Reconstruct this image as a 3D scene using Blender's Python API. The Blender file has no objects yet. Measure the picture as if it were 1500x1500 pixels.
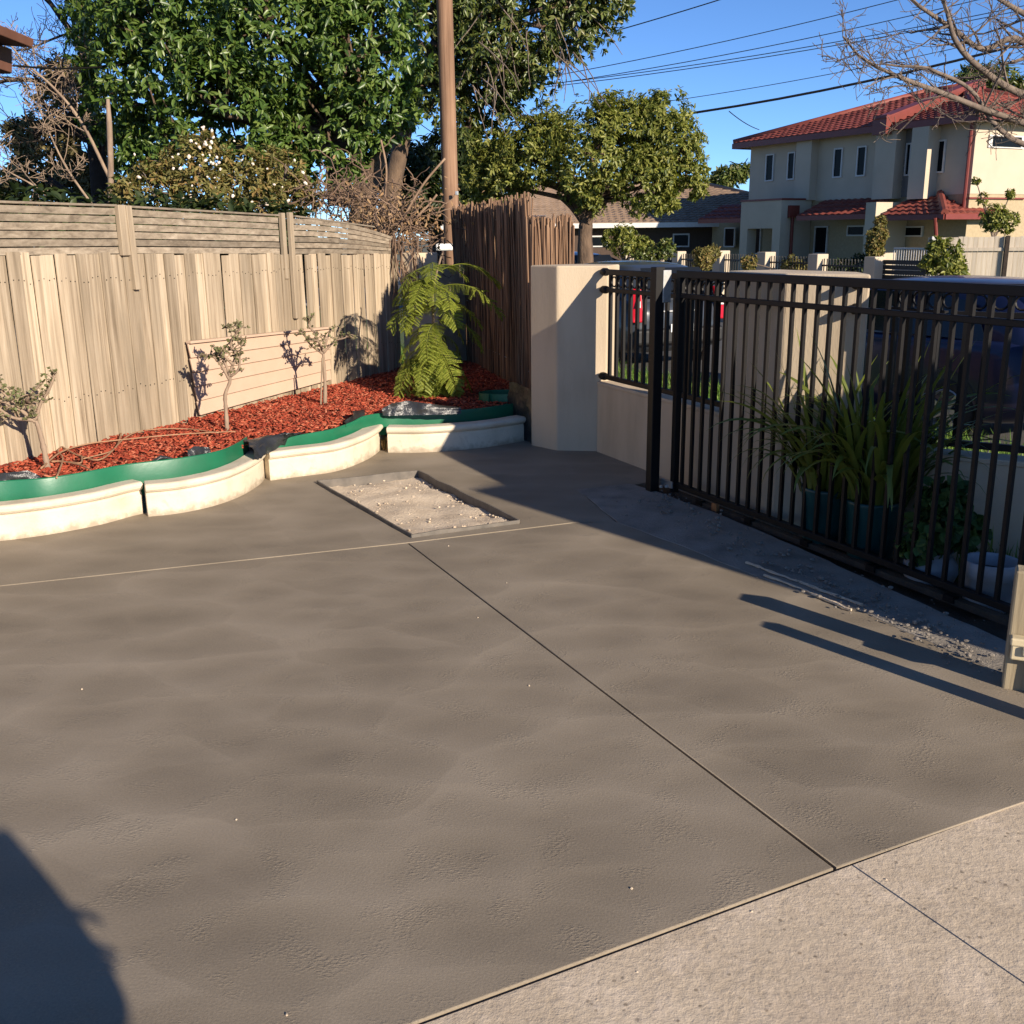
import bpy, bmesh, math, random
import numpy as np
from mathutils import Vector, Matrix, Euler, noise
R = math.radians
rnd = random.Random(7)
nr = np.random.RandomState(11)
scene = bpy.context.scene
COL = scene.collection

# ------------------------------------------------------------------ camera, sky, sun, exposure
CAM_H, PITCH, ROLL, FPX = 1.65, math.atan(405/1500), R(0.6), 1500.0
cam = bpy.data.objects.new('camera', bpy.data.cameras.new('camera'))
COL.objects.link(cam)
cam.data.sensor_width = 36; cam.data.lens = 36.0
cam.data.clip_start = 0.05; cam.data.clip_end = 3000
cam.matrix_world = (Matrix.Translation((0, 0, CAM_H)) @ Matrix.Rotation(R(90)-PITCH, 4, 'X') @ Matrix.Rotation(-ROLL, 4, 'Z'))
scene.camera = cam

SUN_EL, SUN_AZ = R(20), R(142)          # azimuth clockwise from +Y
world = bpy.data.worlds.new('World'); scene.world = world; world.use_nodes = True
wn = world.node_tree.nodes; wl = world.node_tree.links
bg = wn['Background']; sky = wn.new('ShaderNodeTexSky'); sky.sky_type = 'NISHITA'
sky.sun_disc = False; sky.sun_elevation = SUN_EL; sky.sun_rotation = SUN_AZ
sky.air_density = 0.6; sky.dust_density = 0.0; sky.ozone_density = 6.0; sky.altitude = 500
wl.new(sky.outputs[0], bg.inputs[0]); bg.inputs[1].default_value = 0.105
sl = bpy.data.lights.new('sun', 'SUN'); sl.energy = 5.0; sl.angle = R(0.5); sl.color = (1.0, 0.87, 0.71)
so = bpy.data.objects.new('sun', sl); COL.objects.link(so)
sdir = Vector((math.sin(SUN_AZ)*math.cos(SUN_EL), math.cos(SUN_AZ)*math.cos(SUN_EL), math.sin(SUN_EL)))
so.rotation_euler = sdir.to_track_quat('Z', 'Y').to_euler()
scene.view_settings.view_transform = 'Standard'; scene.view_settings.look = 'None'
scene.view_settings.gamma = 1; scene.view_settings.use_curve_mapping = False
scene.view_settings.exposure = 0.75
scene.render.engine = 'CYCLES'
scene.cycles.max_bounces = 6; scene.cycles.transparent_max_bounces = 6

# survey: a sight line of the photograph met with a plane at height z, or at distance Y
FW = Vector((0, math.cos(PITCH), -math.sin(PITCH))); U0 = Vector((0, math.sin(PITCH), math.cos(PITCH)))
RT = math.cos(ROLL)*Vector((1, 0, 0)) - math.sin(ROLL)*U0
UP = math.sin(ROLL)*Vector((1, 0, 0)) + math.cos(ROLL)*U0
CC = Vector((0, 0, CAM_H))
def ray(x, y): return FW + RT*((x-750)/FPX) - UP*((y-750)/FPX)
def g(x, y, z=0.0):
    d = ray(x, y); return CC + d*((z-CAM_H)/d.z)
def at(x, y, Y):
    d = ray(x, y); return CC + d*(Y/d.y)
def onplane(x, y, P, n):
    d = ray(x, y); return CC + d*((P-CC).dot(n)/d.dot(n))

# street axes: T runs along the street (away), N across it
T = Vector((-0.4195, 0.9078, 0)); N = Vector((0.9078, 0.4195, 0))
def st(s, q, z=0.0): return T*s + N*q + Vector((0, 0, z))

# ------------------------------------------------------------------ mesh building
class MB:
    def __init__(self): self.v = []; self.f = []
    def add(self, vs, fs):
        o = len(self.v); self.v += [tuple(p) for p in vs]; self.f += [tuple(i+o for i in f) for f in fs]; return self
    def box(self, c, s, rz=0.0, M=None):
        c = Vector(c); vs = []
        m = M if M is not None else Matrix.Rotation(rz, 3, 'Z')
        for z in (-.5, .5):
            for x, y in ((-.5, -.5), (.5, -.5), (.5, .5), (-.5, .5)):
                vs.append(c + m @ Vector((x*s[0], y*s[1], z*s[2])))
        return self.add(vs, [(3, 2, 1, 0), (4, 5, 6, 7), (0, 1, 5, 4), (1, 2, 6, 5), (2, 3, 7, 6), (3, 0, 4, 7)])
    def beam(self, a, b, w, h, up=(0, 0, 1)):
        a = Vector(a); b = Vector(b); d = (b-a); L = d.length; d.normalize()
        s = d.cross(Vector(up)); s = s.normalized() if s.length > 1e-6 else Vector((1, 0, 0)); u = s.cross(d)
        vs = [p + s*(x*w/2) + u*(y*h/2) for p in (a, b) for x, y in ((-1, -1), (1, -1), (1, 1), (-1, 1))]
        return self.add(vs, [(0, 1, 2, 3), (7, 6, 5, 4), (0, 4, 5, 1), (1, 5, 6, 2), (2, 6, 7, 3), (3, 7, 4, 0)])
    def tube(self, pts, rad, n=6, cap=True):
        pts = [Vector(p) for p in pts]; m = len(pts)
        rad = rad if isinstance(rad, (list, tuple)) else [rad]*m
        vs = []; fs = []; ref = None
        for i, p in enumerate(pts):
            d = (pts[min(i+1, m-1)] - pts[max(i-1, 0)]); d = d.normalized() if d.length > 1e-9 else Vector((0, 0, 1))
            if ref is None: ref = Vector((1, 0, 0)) if abs(d.x) < .8 else Vector((0, 1, 0))
            s = (ref - d*ref.dot(d)); s = s.normalized() if s.length > 1e-6 else d.orthogonal().normalized()
            u = d.cross(s); ref = s
            for k in range(n):
                a = 2*math.pi*k/n; vs.append(p + (s*math.cos(a) + u*math.sin(a))*rad[i])
        for i in range(m-1):
            for k in range(n):
                k2 = (k+1) % n; fs.append((i*n+k, i*n+k2, (i+1)*n+k2, (i+1)*n+k))
        if cap: fs += [tuple(range(n-1, -1, -1)), tuple((m-1)*n+k for k in range(n))]
        return self.add(vs, fs)
    def prism(self, poly, z0, z1):
        n = len(poly); vs = [(p[0], p[1], z0) for p in poly] + [(p[0], p[1], z1) for p in poly]
        ar = sum(poly[i][0]*poly[(i+1) % n][1] - poly[(i+1) % n][0]*poly[i][1] for i in range(n))
        fs = [tuple(range(n-1, -1, -1)), tuple(range(n, 2*n))] + [(i, (i+1) % n, n+(i+1) % n, n+i) for i in range(n)]
        if ar < 0: fs = [f[::-1] for f in fs]
        return self.add(vs, fs)
    def lathe(self, c, prof, n=24, squash=1.0):
        c = Vector(c); vs = [c + Vector((r*math.cos(2*math.pi*k/n), r*squash*math.sin(2*math.pi*k/n), z)) for r, z in prof for k in range(n)]
        fs = [(i*n+k, i*n+(k+1) % n, (i+1)*n+(k+1) % n, (i+1)*n+k) for i in range(len(prof)-1) for k in range(n)]
        return self.add(vs, fs)
    def grid(self, rows):
        m = len(rows[0]); vs = [p for r in rows for p in r]
        return self.add(vs, [(i*m+k, i*m+k+1, (i+1)*m+k+1, (i+1)*m+k) for i in range(len(rows)-1) for k in range(m-1)])
    def hexa(self, q, n, th):                       # slab from a quad q (4 points) thickened by th along n
        q = [Vector(p) for p in q]; n = Vector(n)
        return self.add(q + [p+n*th for p in q], [(3, 2, 1, 0), (4, 5, 6, 7), (0, 1, 5, 4), (1, 2, 6, 5), (2, 3, 7, 6), (3, 0, 4, 7)])
    def mesh(self, name, mats, smooth=False, origin=None):
        me = bpy.data.meshes.new(name); o = Vector(origin) if origin is not None else Vector((0, 0, 0))
        me.from_pydata([(x-o.x, y-o.y, z-o.z) for x, y, z in self.v], [], self.f)
        for m in (mats if isinstance(mats, (list, tuple)) else [mats]): me.materials.append(m)
        if smooth: me.polygons.foreach_set('use_smooth', [True]*len(me.polygons))
        return me
    def build(self, name, m, parent=None, smooth=False, bevel=0, bseg=2, fix=False, **kw):
        a = np.array(self.v); c = Vector(((a.min(0)+a.max(0))/2).tolist())
        me = self.mesh(name, m, smooth, c)
        if fix:
            bm = bmesh.new(); bm.from_mesh(me); bmesh.ops.recalc_face_normals(bm, faces=bm.faces); bm.to_mesh(me); bm.free()
        return link(name, me, parent, c, bevel, bseg, **kw)
def tag(o, label=None, cat=None, group=None, kind=None):
    if label: o['label'] = label
    if cat: o['category'] = cat
    if group: o['group'] = group
    if kind: o['kind'] = kind
    return o
def wloc(o):
    v = Vector(o.location)
    return v + wloc(o.parent) if o.parent else v
def link(name, me, parent=None, loc=(0, 0, 0), bevel=0, bseg=2, label=None, cat=None, group=None, kind=None):
    o = bpy.data.objects.new(name, me); COL.objects.link(o)
    loc = Vector(loc)
    if parent is not None:
        o.parent = parent; loc = loc - wloc(parent)
    o.location = loc
    if bevel:
        b = o.modifiers.new('bevel', 'BEVEL'); b.width = bevel; b.segments = bseg; b.limit_method = 'ANGLE'; b.angle_limit = R(35)
    return tag(o, label, cat, group, kind)
def thing(name, label, cat, loc, group=None):
    o = bpy.data.objects.new(name, None); COL.objects.link(o); o.location = Vector(loc); o.empty_display_size = .1
    return tag(o, label, cat, group)
def lerp(a, b, t): return a + (b-a)*t
def cat_rom(pts, n):
    pts = [Vector(p) for p in pts]; out = []
    P = [pts[0]*2-pts[1]] + pts + [pts[-1]*2-pts[-2]]
    for i in range(1, len(P)-2):
        for k in range(n):
            t = k/n; a, b, c, d = P[i-1:i+3]
            out.append(.5*((2*b) + (c-a)*t + (2*a-5*b+4*c-d)*t*t + (3*b-a-3*c+d)*t**3))
    out.append(pts[-1]); return out

# ------------------------------------------------------------------ materials
def nmat(name):
    m = bpy.data.materials.new(name); m.use_nodes = True; nt = m.node_tree
    return m, nt, nt.nodes['Principled BSDF'], (lambda t: nt.nodes.new('ShaderNode'+t)), nt.links.new
def ramp(new, link_, fac, stops, inter='LINEAR'):
    r = new('ValToRGB'); link_(fac, r.inputs[0]); e = r.color_ramp.elements
    r.color_ramp.interpolation = inter
    while len(e) < len(stops): e.new(.5)
    for k, (p, c) in enumerate(stops):
        e[k].position = p; e[k].color = (c, c, c, 1) if not isinstance(c, (tuple, list)) else (*c, 1)
    return r.outputs[0]
def mixc(new, lk, fac, a, b, mode='MIX'):
    m = new('Mix'); m.data_type = 'RGBA'; m.blend_type = mode
    if hasattr(fac, 'links'): lk(fac, m.inputs[0])
    else: m.inputs[0].default_value = fac
    for s, x in ((6, a), (7, b)):
        if hasattr(x, 'links'): lk(x, m.inputs[s])
        else: m.inputs[s].default_value = (*x, 1)
    return m.outputs[2]
def math_(new, lk, op, a, b=None):
    m = new('Math'); m.operation = op
    for s, x in ((0, a), (1, b)):
        if x is None: continue
        if hasattr(x, 'links'): lk(x, m.inputs[s])
        else: m.inputs[s].default_value = x
    return m.outputs[0]
def coords(new, lk, scale=(1, 1, 1), world_=True, rand=0.0, rot=(0, 0, 0)):
    if world_: src = new('NewGeometry').outputs['Position']
    else: src = new('TexCoord').outputs['Object']
    if rand:
        oi = new('ObjectInfo'); v = new('VectorMath'); v.operation = 'SCALE'; v.inputs[0].default_value = (3.1, 5.7, 9.3)
        s = math_(new, lk, 'MULTIPLY', oi.outputs['Random'], rand); lk(s, v.inputs['Scale'])
        a = new('VectorMath'); a.operation = 'ADD'; lk(src, a.inputs[0]); lk(v.outputs[0], a.inputs[1]); src = a.outputs[0]
    mp = new('Mapping'); lk(src, mp.inputs[0]); mp.inputs['Scale'].default_value = scale; mp.inputs['Rotation'].default_value = rot
    return mp.outputs[0]
def noise_(new, lk, vec, scale, detail=4, rough=.55, dist=0):
    n = new('TexNoise'); lk(vec, n.inputs['Vector']); n.inputs['Scale'].default_value = scale
    n.inputs['Detail'].default_value = detail; n.inputs['Roughness'].default_value = rough; n.inputs['Distortion'].default_value = dist
    return n.outputs[0]
def bump_(new, lk, h, strength, dist, prev=None):
    b = new('Bump'); lk(h, b.inputs['Height']); b.inputs['Strength'].default_value = strength; b.inputs['Distance'].default_value = dist
    if prev is not None: lk(prev, b.inputs['Normal'])
    return b.outputs[0]
def pm(name, c1, c2=None, scale=6, rough=.7, bump=.0, bscale=60, bdist=.01, stretch=(1, 1, 1), world_=True, rand=0.0, objvar=0.0, spec=.4, coat=0, metal=0, c3=None):
    m, nt, p, new, lk = nmat(name)
    c2 = c2 or tuple(x*.8 for x in c1)
    v = coords(new, lk, stretch, world_, rand)
    n1 = noise_(new, lk, v, scale, 5)
    stops = [(.3, c2), (.65, c1)] if c3 is None else [(.25, c2), (.5, c1), (.75, c3)]
    c = ramp(new, lk, n1, stops)
    if objvar:
        oi = new('ObjectInfo'); h = new('HueSaturation'); lk(c, h.inputs['Color'])
        mr = new('MapRange'); lk(oi.outputs['Random'], mr.inputs[0]); mr.inputs[3].default_value = 1-objvar; mr.inputs[4].default_value = 1+objvar
        lk(mr.outputs[0], h.inputs['Value']); c = h.outputs[0]
    lk(c, p.inputs['Base Color']); p.inputs['Roughness'].default_value = rough
    p.inputs['Specular IOR Level'].default_value = spec; p.inputs['Metallic'].default_value = metal
    p.inputs['Coat Weight'].default_value = coat
    if bump:
        lk(bump_(new, lk, noise_(new, lk, v, bscale, 6, .65), bump, bdist), p.inputs['Normal'])
    return m
def leafm(name, cols, rough=.45, trans=.3, spec=.5):
    m, nt, p, new, lk = nmat(name)
    ge = new('NewGeometry'); n = len(cols)
    c = ramp(new, lk, ge.outputs['Random Per Island'], [(k/(n-1), cols[k]) for k in range(n)])
    lk(c, p.inputs['Base Color']); p.inputs['Roughness'].default_value = rough; p.inputs['Specular IOR Level'].default_value = spec
    tr = new('BsdfTranslucent'); lk(mixc(new, lk, 1.0, c, (1.0, 1.1, .5), 'MULTIPLY'), tr.inputs[0])
    mx = new('MixShader'); mx.inputs[0].default_value = trans; lk(p.outputs[0], mx.inputs[1]); lk(tr.outputs[0], mx.inputs[2])
    lk(mx.outputs[0], nt.nodes['Material Output'].inputs[0]); return m

def slab_material():
    m, nt, p, new, lk = nmat('fresh_concrete')
    pos = coords(new, lk)
    warp = noise_(new, lk, pos, 1.3, 2)
    big = noise_(new, lk, pos, .9, 3, .5, .6)
    # trowel sweeps: cells with arcs round each cell's centre
    def sweeps(scale, freq, off):
        mp = new('Mapping'); lk(pos, mp.inputs[0]); mp.inputs['Location'].default_value = off
        wv = new('TexNoise'); lk(mp.outputs[0], wv.inputs['Vector']); wv.inputs['Scale'].default_value = scale*1.2; wv.inputs['Detail'].default_value = 2
        vm = new('VectorMath'); vm.operation = 'MULTIPLY_ADD'; lk(wv.outputs['Color'], vm.inputs[0]); vm.inputs[1].default_value = (.5/scale,)*3; lk(mp.outputs[0], vm.inputs[2])
        vo = new('TexVoronoi'); vo.voronoi_dimensions = '2D'; vo.feature = 'SMOOTH_F1'; vo.inputs['Smoothness'].default_value = .08
        sq = new('Mapping'); lk(vm.outputs[0], sq.inputs[0]); sq.inputs['Rotation'].default_value = (0, 0, .35); sq.inputs['Scale'].default_value = (.8, 1.35, 1); lk(sq.outputs[0], vo.inputs['Vector']); vo.inputs['Scale'].default_value = scale
        d = vo.outputs['Distance']
        ph = math_(new, lk, 'ADD', math_(new, lk, 'MULTIPLY', d, freq), math_(new, lk, 'MULTIPLY', noise_(new, lk, pos, 22, 3), 9.0))
        return d, math_(new, lk, 'SINE', ph), vo
    d1, s1, v1 = sweeps(2.7, 200, (0, 0, 0)); d2, s2, v2 = sweeps(3.9, 160, (3.3, 1.7, 0))
    mask = ramp(new, lk, noise_(new, lk, pos, 5.5, 4, .6, .4), [(.50, 0.0), (.66, 1.0)])
    mask2 = ramp(new, lk, noise_(new, lk, coords(new, lk, (1, 1, 1), rot=(0, 0, .5)), 4.1, 4, .6), [(.52, 0.0), (.7, 1.0)])
    cellc = new('SeparateColor'); lk(v1.outputs['Color'], cellc.inputs[0])
    tone = math_(new, lk, 'ADD', math_(new, lk, 'MULTIPLY', big, .42), math_(new, lk, 'MULTIPLY', d1, .34))
    tone = math_(new, lk, 'ADD', tone, math_(new, lk, 'ADD', math_(new, lk, 'MULTIPLY', cellc.outputs[0], .16), math_(new, lk, 'MULTIPLY', d2, .20)))
    tone = math_(new, lk, 'SUBTRACT', tone, .0)
    c = ramp(new, lk, tone, [(.25, (.172, .140, .100)), (.5, (.240, .197, .142)), (.76, (.318, .264, .196))])
    fine = noise_(new, lk, pos, 140, 3, .7)
    c = mixc(new, lk, .3, c, ramp(new, lk, fine, [(.3, (.11, .09, .064)), (.7, (.31, .255, .185))]))
    # dry pale flecks where the float dragged
    fl = math_(new, lk, 'MULTIPLY', ramp(new, lk, noise_(new, lk, coords(new, lk, (1, 2.2, 1)), 70, 3, .7), [(.58, 0.0), (.75, 1.0)]), mask)
    c = mixc(new, lk, math_(new, lk, 'MULTIPLY', fl, .75), c, (.42, .345, .26))
    lk(c, p.inputs['Base Color'])
    lk(ramp(new, lk, big, [(.3, .58), (.7, .8)]), p.inputs['Roughness']); p.inputs['Specular IOR Level'].default_value = .35
    h = math_(new, lk, 'ADD', math_(new, lk, 'MULTIPLY', s1, math_(new, lk, 'MULTIPLY', mask, .00013)), math_(new, lk, 'MULTIPLY', s2, math_(new, lk, 'MULTIPLY', mask2, .00010)))
    chop = ramp(new, lk, noise_(new, lk, coords(new, lk, (1, 2.0, 1), rot=(0, 0, .6)), 75, 4, .6), [(.45, 0.0), (.75, 1.0)])
    h = math_(new, lk, 'ADD', h, math_(new, lk, 'MULTIPLY', math_(new, lk, 'MULTIPLY', chop, mask), .0024))
    h = math_(new, lk, 'ADD', h, math_(new, lk, 'MULTIPLY', fine, .0011))
    h = math_(new, lk, 'ADD', h, math_(new, lk, 'MULTIPLY', d1, .0035))
    h = math_(new, lk, 'ADD', h, math_(new, lk, 'MULTIPLY', d2, .0022))
    h = math_(new, lk, 'ADD', h, math_(new, lk, 'MULTIPLY', warp, .003))
    lk(bump_(new, lk, h, .8, 1.0), p.inputs['Normal'])
    return m
def old_concrete_material():
    m, nt, p, new, lk = nmat('old_concrete')
    pos = coords(new, lk)
    a = noise_(new, lk, pos, 3.0, 6, .65); b = noise_(new, lk, pos, 45, 5, .7); k = noise_(new, lk, pos, 11, 5, .6, .5)
    c = ramp(new, lk, a, [(.3, (.42, .34, .235)), (.5, (.52, .425, .30)), (.7, (.60, .50, .365))])
    c = mixc(new, lk, .4, c, ramp(new, lk, b, [(.3, (.42, .33, .24)), (.7, (.70, .57, .43))]))
    c = mixc(new, lk, math_(new, lk, 'MULTIPLY', ramp(new, lk, k, [(.60, 0.0), (.74, 1.0)]), .45), c, (.24, .19, .155))
    sp2 = new('TexVoronoi'); lk(pos, sp2.inputs['Vector']); sp2.inputs['Scale'].default_value = 30; sp2.inputs['Randomness'].default_value = 1
    sps = math_(new, lk, 'MULTIPLY', ramp(new, lk, sp2.outputs['Distance'], [(.10, 1.0), (.20, 0.0)]), ramp(new, lk, noise_(new, lk, pos, 6, 3), [(.40, 0.0), (.52, 1.0)]))
    c = mixc(new, lk, math_(new, lk, 'MULTIPLY', sps, .7), c, (.16, .125, .09))
    blot = noise_(new, lk, pos, 1.7, 6, .7, .8)
    c = mixc(new, lk, ramp(new, lk, blot, [(.54, 0.0), (.75, .5)]), c, (.42, .325, .235))
    c = mixc(new, lk, ramp(new, lk, noise_(new, lk, coords(new, lk, (1.3, .7, 1), rot=(0, 0, .4)), 4.5, 6, .75, .6), [(.52, 0.0), (.70, .6)]), c, (.74, .61, .47))
    lk(c, p.inputs['Base Color']); p.inputs['Roughness'].default_value = .9; p.inputs['Specular IOR Level'].default_value = .2
    h = math_(new, lk, 'ADD', math_(new, lk, 'MULTIPLY', b, .0042), math_(new, lk, 'MULTIPLY', k, .003))
    sp = new('TexVoronoi'); lk(pos, sp.inputs['Vector']); sp.inputs['Scale'].default_value = 26
    pit = ramp(new, lk, sp.outputs['Distance'], [(.08, 0.0), (.2, 1.0)])
    h = math_(new, lk, 'ADD', h, math_(new, lk, 'MULTIPLY', noise_(new, lk, pos, 160, 3, .7), .0012))
    lk(bump_(new, lk, h, .8, 1.0), p.inputs['Normal']); return m
def wood(name, cols, zs=1.2, xs=26, rough=.85, objvar=.13, axis='Z', bump=.5):
    m, nt, p, new, lk = nmat(name)
    sc = {'Z': (xs, xs, zs), 'X': (zs, xs, xs), 'Y': (xs, zs, xs)}[axis]
    v = coords(new, lk, sc, False, 4.0)
    gr = noise_(new, lk, v, 1.0, 6, .65, .3)
    v2 = coords(new, lk, tuple(1.6 if s == zs else 4 for s in sc), False, 7.0)
    bl = noise_(new, lk, v2, 1.0, 3)
    c = ramp(new, lk, gr, [(.28, cols[0]), (.5, cols[1]), (.72, cols[2])])
    c = mixc(new, lk, ramp(new, lk, bl, [(.48, 0.0), (.8, .6)]), c, cols[3])
    oi = new('ObjectInfo'); h = new('HueSaturation'); lk(c, h.inputs['Color'])
    mr = new('MapRange'); lk(oi.outputs['Random'], mr.inputs[0]); mr.inputs[3].default_value = 1-objvar; mr.inputs[4].default_value = 1+objvar
    lk(mr.outputs[0], h.inputs['Value']); lk(h.outputs[0], p.inputs['Base Color'])
    p.inputs['Roughness'].default_value = rough; p.inputs['Specular IOR Level'].default_value = .2
    lk(bump_(new, lk, gr, bump, .006), p.inputs['Normal']); return m
def mulch_material():
    m, nt, p, new, lk = nmat('red_mulch')
    ge = new('NewGeometry'); c = ramp(new, lk, ge.outputs['Random Per Island'], [(0, (.11, .022, .013)), (.3, (.27, .045, .024)), (.75, (.38, .075, .036)), (1, (.45, .16, .09))])
    lk(c, p.inputs['Base Color']); p.inputs['Roughness'].default_value = .85; p.inputs['Specular IOR Level'].default_value = .2; return m

M = {}
M['slab'] = slab_material(); M['old'] = old_concrete_material()
M['paling'] = wood('weathered_paling', [(.17, .128, .084), (.345, .272, .188), (.47, .385, .28), (.235, .195, .14)], xs=36, objvar=.28)
M['slat'] = wood('grey_slat', [(.12, .094, .068), (.245, .198, .144), (.36, .30, .225), (.18, .15, .115)], axis='Y', bump=.6, objvar=.22)
M['post'] = wood('fence_post', [(.17, .13, .09), (.29, .23, .16), (.38, .31, .225), (.22, .18, .13)])
M['pole'] = wood('pole_wood', [(.11, .062, .038), (.27, .160, .098), (.35, .22, .14), (.18, .105, .068)], zs=.7, xs=22, bump=.9)
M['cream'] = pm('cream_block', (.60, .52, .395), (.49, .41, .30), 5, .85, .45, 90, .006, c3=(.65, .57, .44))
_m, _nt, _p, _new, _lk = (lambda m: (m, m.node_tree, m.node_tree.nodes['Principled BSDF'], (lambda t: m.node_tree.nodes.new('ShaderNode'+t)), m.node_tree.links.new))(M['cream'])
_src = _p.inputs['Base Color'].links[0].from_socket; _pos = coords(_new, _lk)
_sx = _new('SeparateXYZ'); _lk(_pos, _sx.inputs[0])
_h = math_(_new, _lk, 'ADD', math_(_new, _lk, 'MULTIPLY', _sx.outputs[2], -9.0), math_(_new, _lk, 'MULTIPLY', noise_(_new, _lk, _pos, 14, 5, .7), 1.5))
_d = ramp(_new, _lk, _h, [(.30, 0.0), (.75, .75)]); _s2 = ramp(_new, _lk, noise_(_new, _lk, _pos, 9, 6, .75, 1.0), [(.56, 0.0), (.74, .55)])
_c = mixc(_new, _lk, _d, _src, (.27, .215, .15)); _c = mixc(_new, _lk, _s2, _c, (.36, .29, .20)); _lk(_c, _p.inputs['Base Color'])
M['render'] = pm('wall_render', (.52, .42, .295), (.40, .315, .215), 3.2, .88, .45, 110, .005, stretch=(1, 1, .22), c3=(.56, .46, .335))
M['green'] = pm('green_edging', (.011, .13, .062), (.010, .105, .05), 5, .38, .15, 9, .01, spec=.5)
M['black_plastic'] = pm('black_plastic', (.020, .021, .022), (.035, .036, .037), 8, .28, .6, 14, .02, spec=.6)
M['mulch'] = mulch_material(); M['soil'] = pm('mulch_base', (.20, .045, .022), (.09, .02, .01), 40, .95, .8, 60, .02)
M['black_metal'] = pm('black_steel', (.0075, .007, .007), (.010, .009, .009), 20, .5, .1, 200, .001, spec=.22)
M['galv'] = pm('galvanised', (.50, .50, .48), (.38, .38, .37), 30, .4, .1, 80, .002, metal=.7)
M['bark'] = pm('bark', (.15, .10, .065), (.075, .05, .034), 9, .95, .9, 22, .03, stretch=(1, 1, .35))
M['bark_pale'] = pm('pale_bark', (.32, .235, .165), (.19, .135, .095), 10, .95, .8, 30, .01, stretch=(1, 1, .4))
M['bark_dark'] = pm('dark_bark', (.045, .033, .025), (.025, .018, .014), 9, .95, .8, 22, .02)
M['bark_grey'] = pm('grey_bark', (.20, .155, .12), (.10, .075, .06), 12, .95, .7, 30, .01)
M['twig'] = pm('dry_twig', (.31, .21, .135), (.19, .12, .075), 6, .9)
M['vine'] = pm('vine_cutting', (.38, .22, .125), (.28, .15, .08), 6, .8)
M['cane'] = wood('cane', [(.095, .055, .033), (.18, .108, .066), (.26, .17, .105), (.13, .082, .055)], zs=2, xs=60, objvar=.4, bump=.3)
M['sand'] = pm('rubble_sand', (.62, .50, .36), (.50, .395, .28), 9, .95, .9, 70, .012, c3=(.70, .58, .43))
M['steel_form'] = pm('form_board', (.15, .13, .108), (.09, .08, .068), 14, .7, .3, 50, .004)
M['pebble'] = pm('pebble', (.28, .245, .205), (.16, .14, .12), 3, .9, .4, 60, .01, objvar=.2)
M['strip'] = pm('grey_concrete', (.26, .23, .19), (.16, .14, .115), 5, .95, .7, 60, .01, c3=(.33, .29, .24))
M['dirt'] = pm('dirt', (.10, .075, .05), (.055, .04, .028), 9, .98, .9, 50, .02)
M['ground'] = pm('ground_far', (.13, .12, .08), (.09, .10, .05), .6, .95)
M['asphalt'] = pm('asphalt', (.085, .083, .080), (.065, .063, .061), 6, .9, .5, 150, .004)
M['kerb'] = pm('kerb_concrete', (.38, .33, .27), (.30, .26, .21), 5, .9, .4, 80, .004)
M['grass'] = leafm('grass', [(.06, .13, .018), (.11, .22, .03), (.18, .30, .05), (.24, .27, .07)], .6, .35, .3)
M['grass_base'] = pm('lawn', (.06, .11, .025), (.09, .10, .035), 12, .95, .6, 60, .02)

# ------------------------------------------------------------------ setting
def struct(name, mb, m, **kw): return mb.build(name, m, kind='structure', **kw)
b = MB(); b.prism([(-600, -600), (600, -600), (600, 600), (-600, 600)], -.62, -.50); struct('ground', b, M['ground'])
def strip_(q0, q1, z0, z1, s0=-30, s1=70, zb=-.49, n=1):
    mb = MB(); pts = []
    for q, z in ((q0, zb), (q1, zb), (q1, z1), (q0, z0)): pts.append((q, z))
    vs = [st(s, q, z) for s in (s0, s1) for q, z in pts]
    return mb.add(vs, [(0, 1, 2, 3), (7, 6, 5, 4), (0, 4, 5, 1), (1, 5, 6, 2), (2, 6, 7, 3), (3, 7, 4, 0)])
struct('nature_strip', strip_(4.12, 7.0, -.03, -.17), M['grass_base'])
struct('road_kerb', strip_(7.0, 7.3, -.165, -.17), M['kerb'], bevel=.03)
struct('road', strip_(7.3, 14.4, -.31, -.31), M['asphalt'])
struct('road_kerb', strip_(14.4, 14.7, -.17, -.165), M['kerb'], bevel=.03)
struct('footpath', strip_(14.7, 18.5, -.16, -.12), M['kerb'])
struct('garden_ground', strip_(18.5, 60, -.13, -.1), M['grass_base'])
yard = [st(-25, 4.12)[:2], st(60, 4.12)[:2], st(60, -14)[:2], st(-25, -22)[:2]]
b = MB(); b.prism(yard, -.48, -.075); struct('yard_ground', b, M['dirt'])

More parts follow.
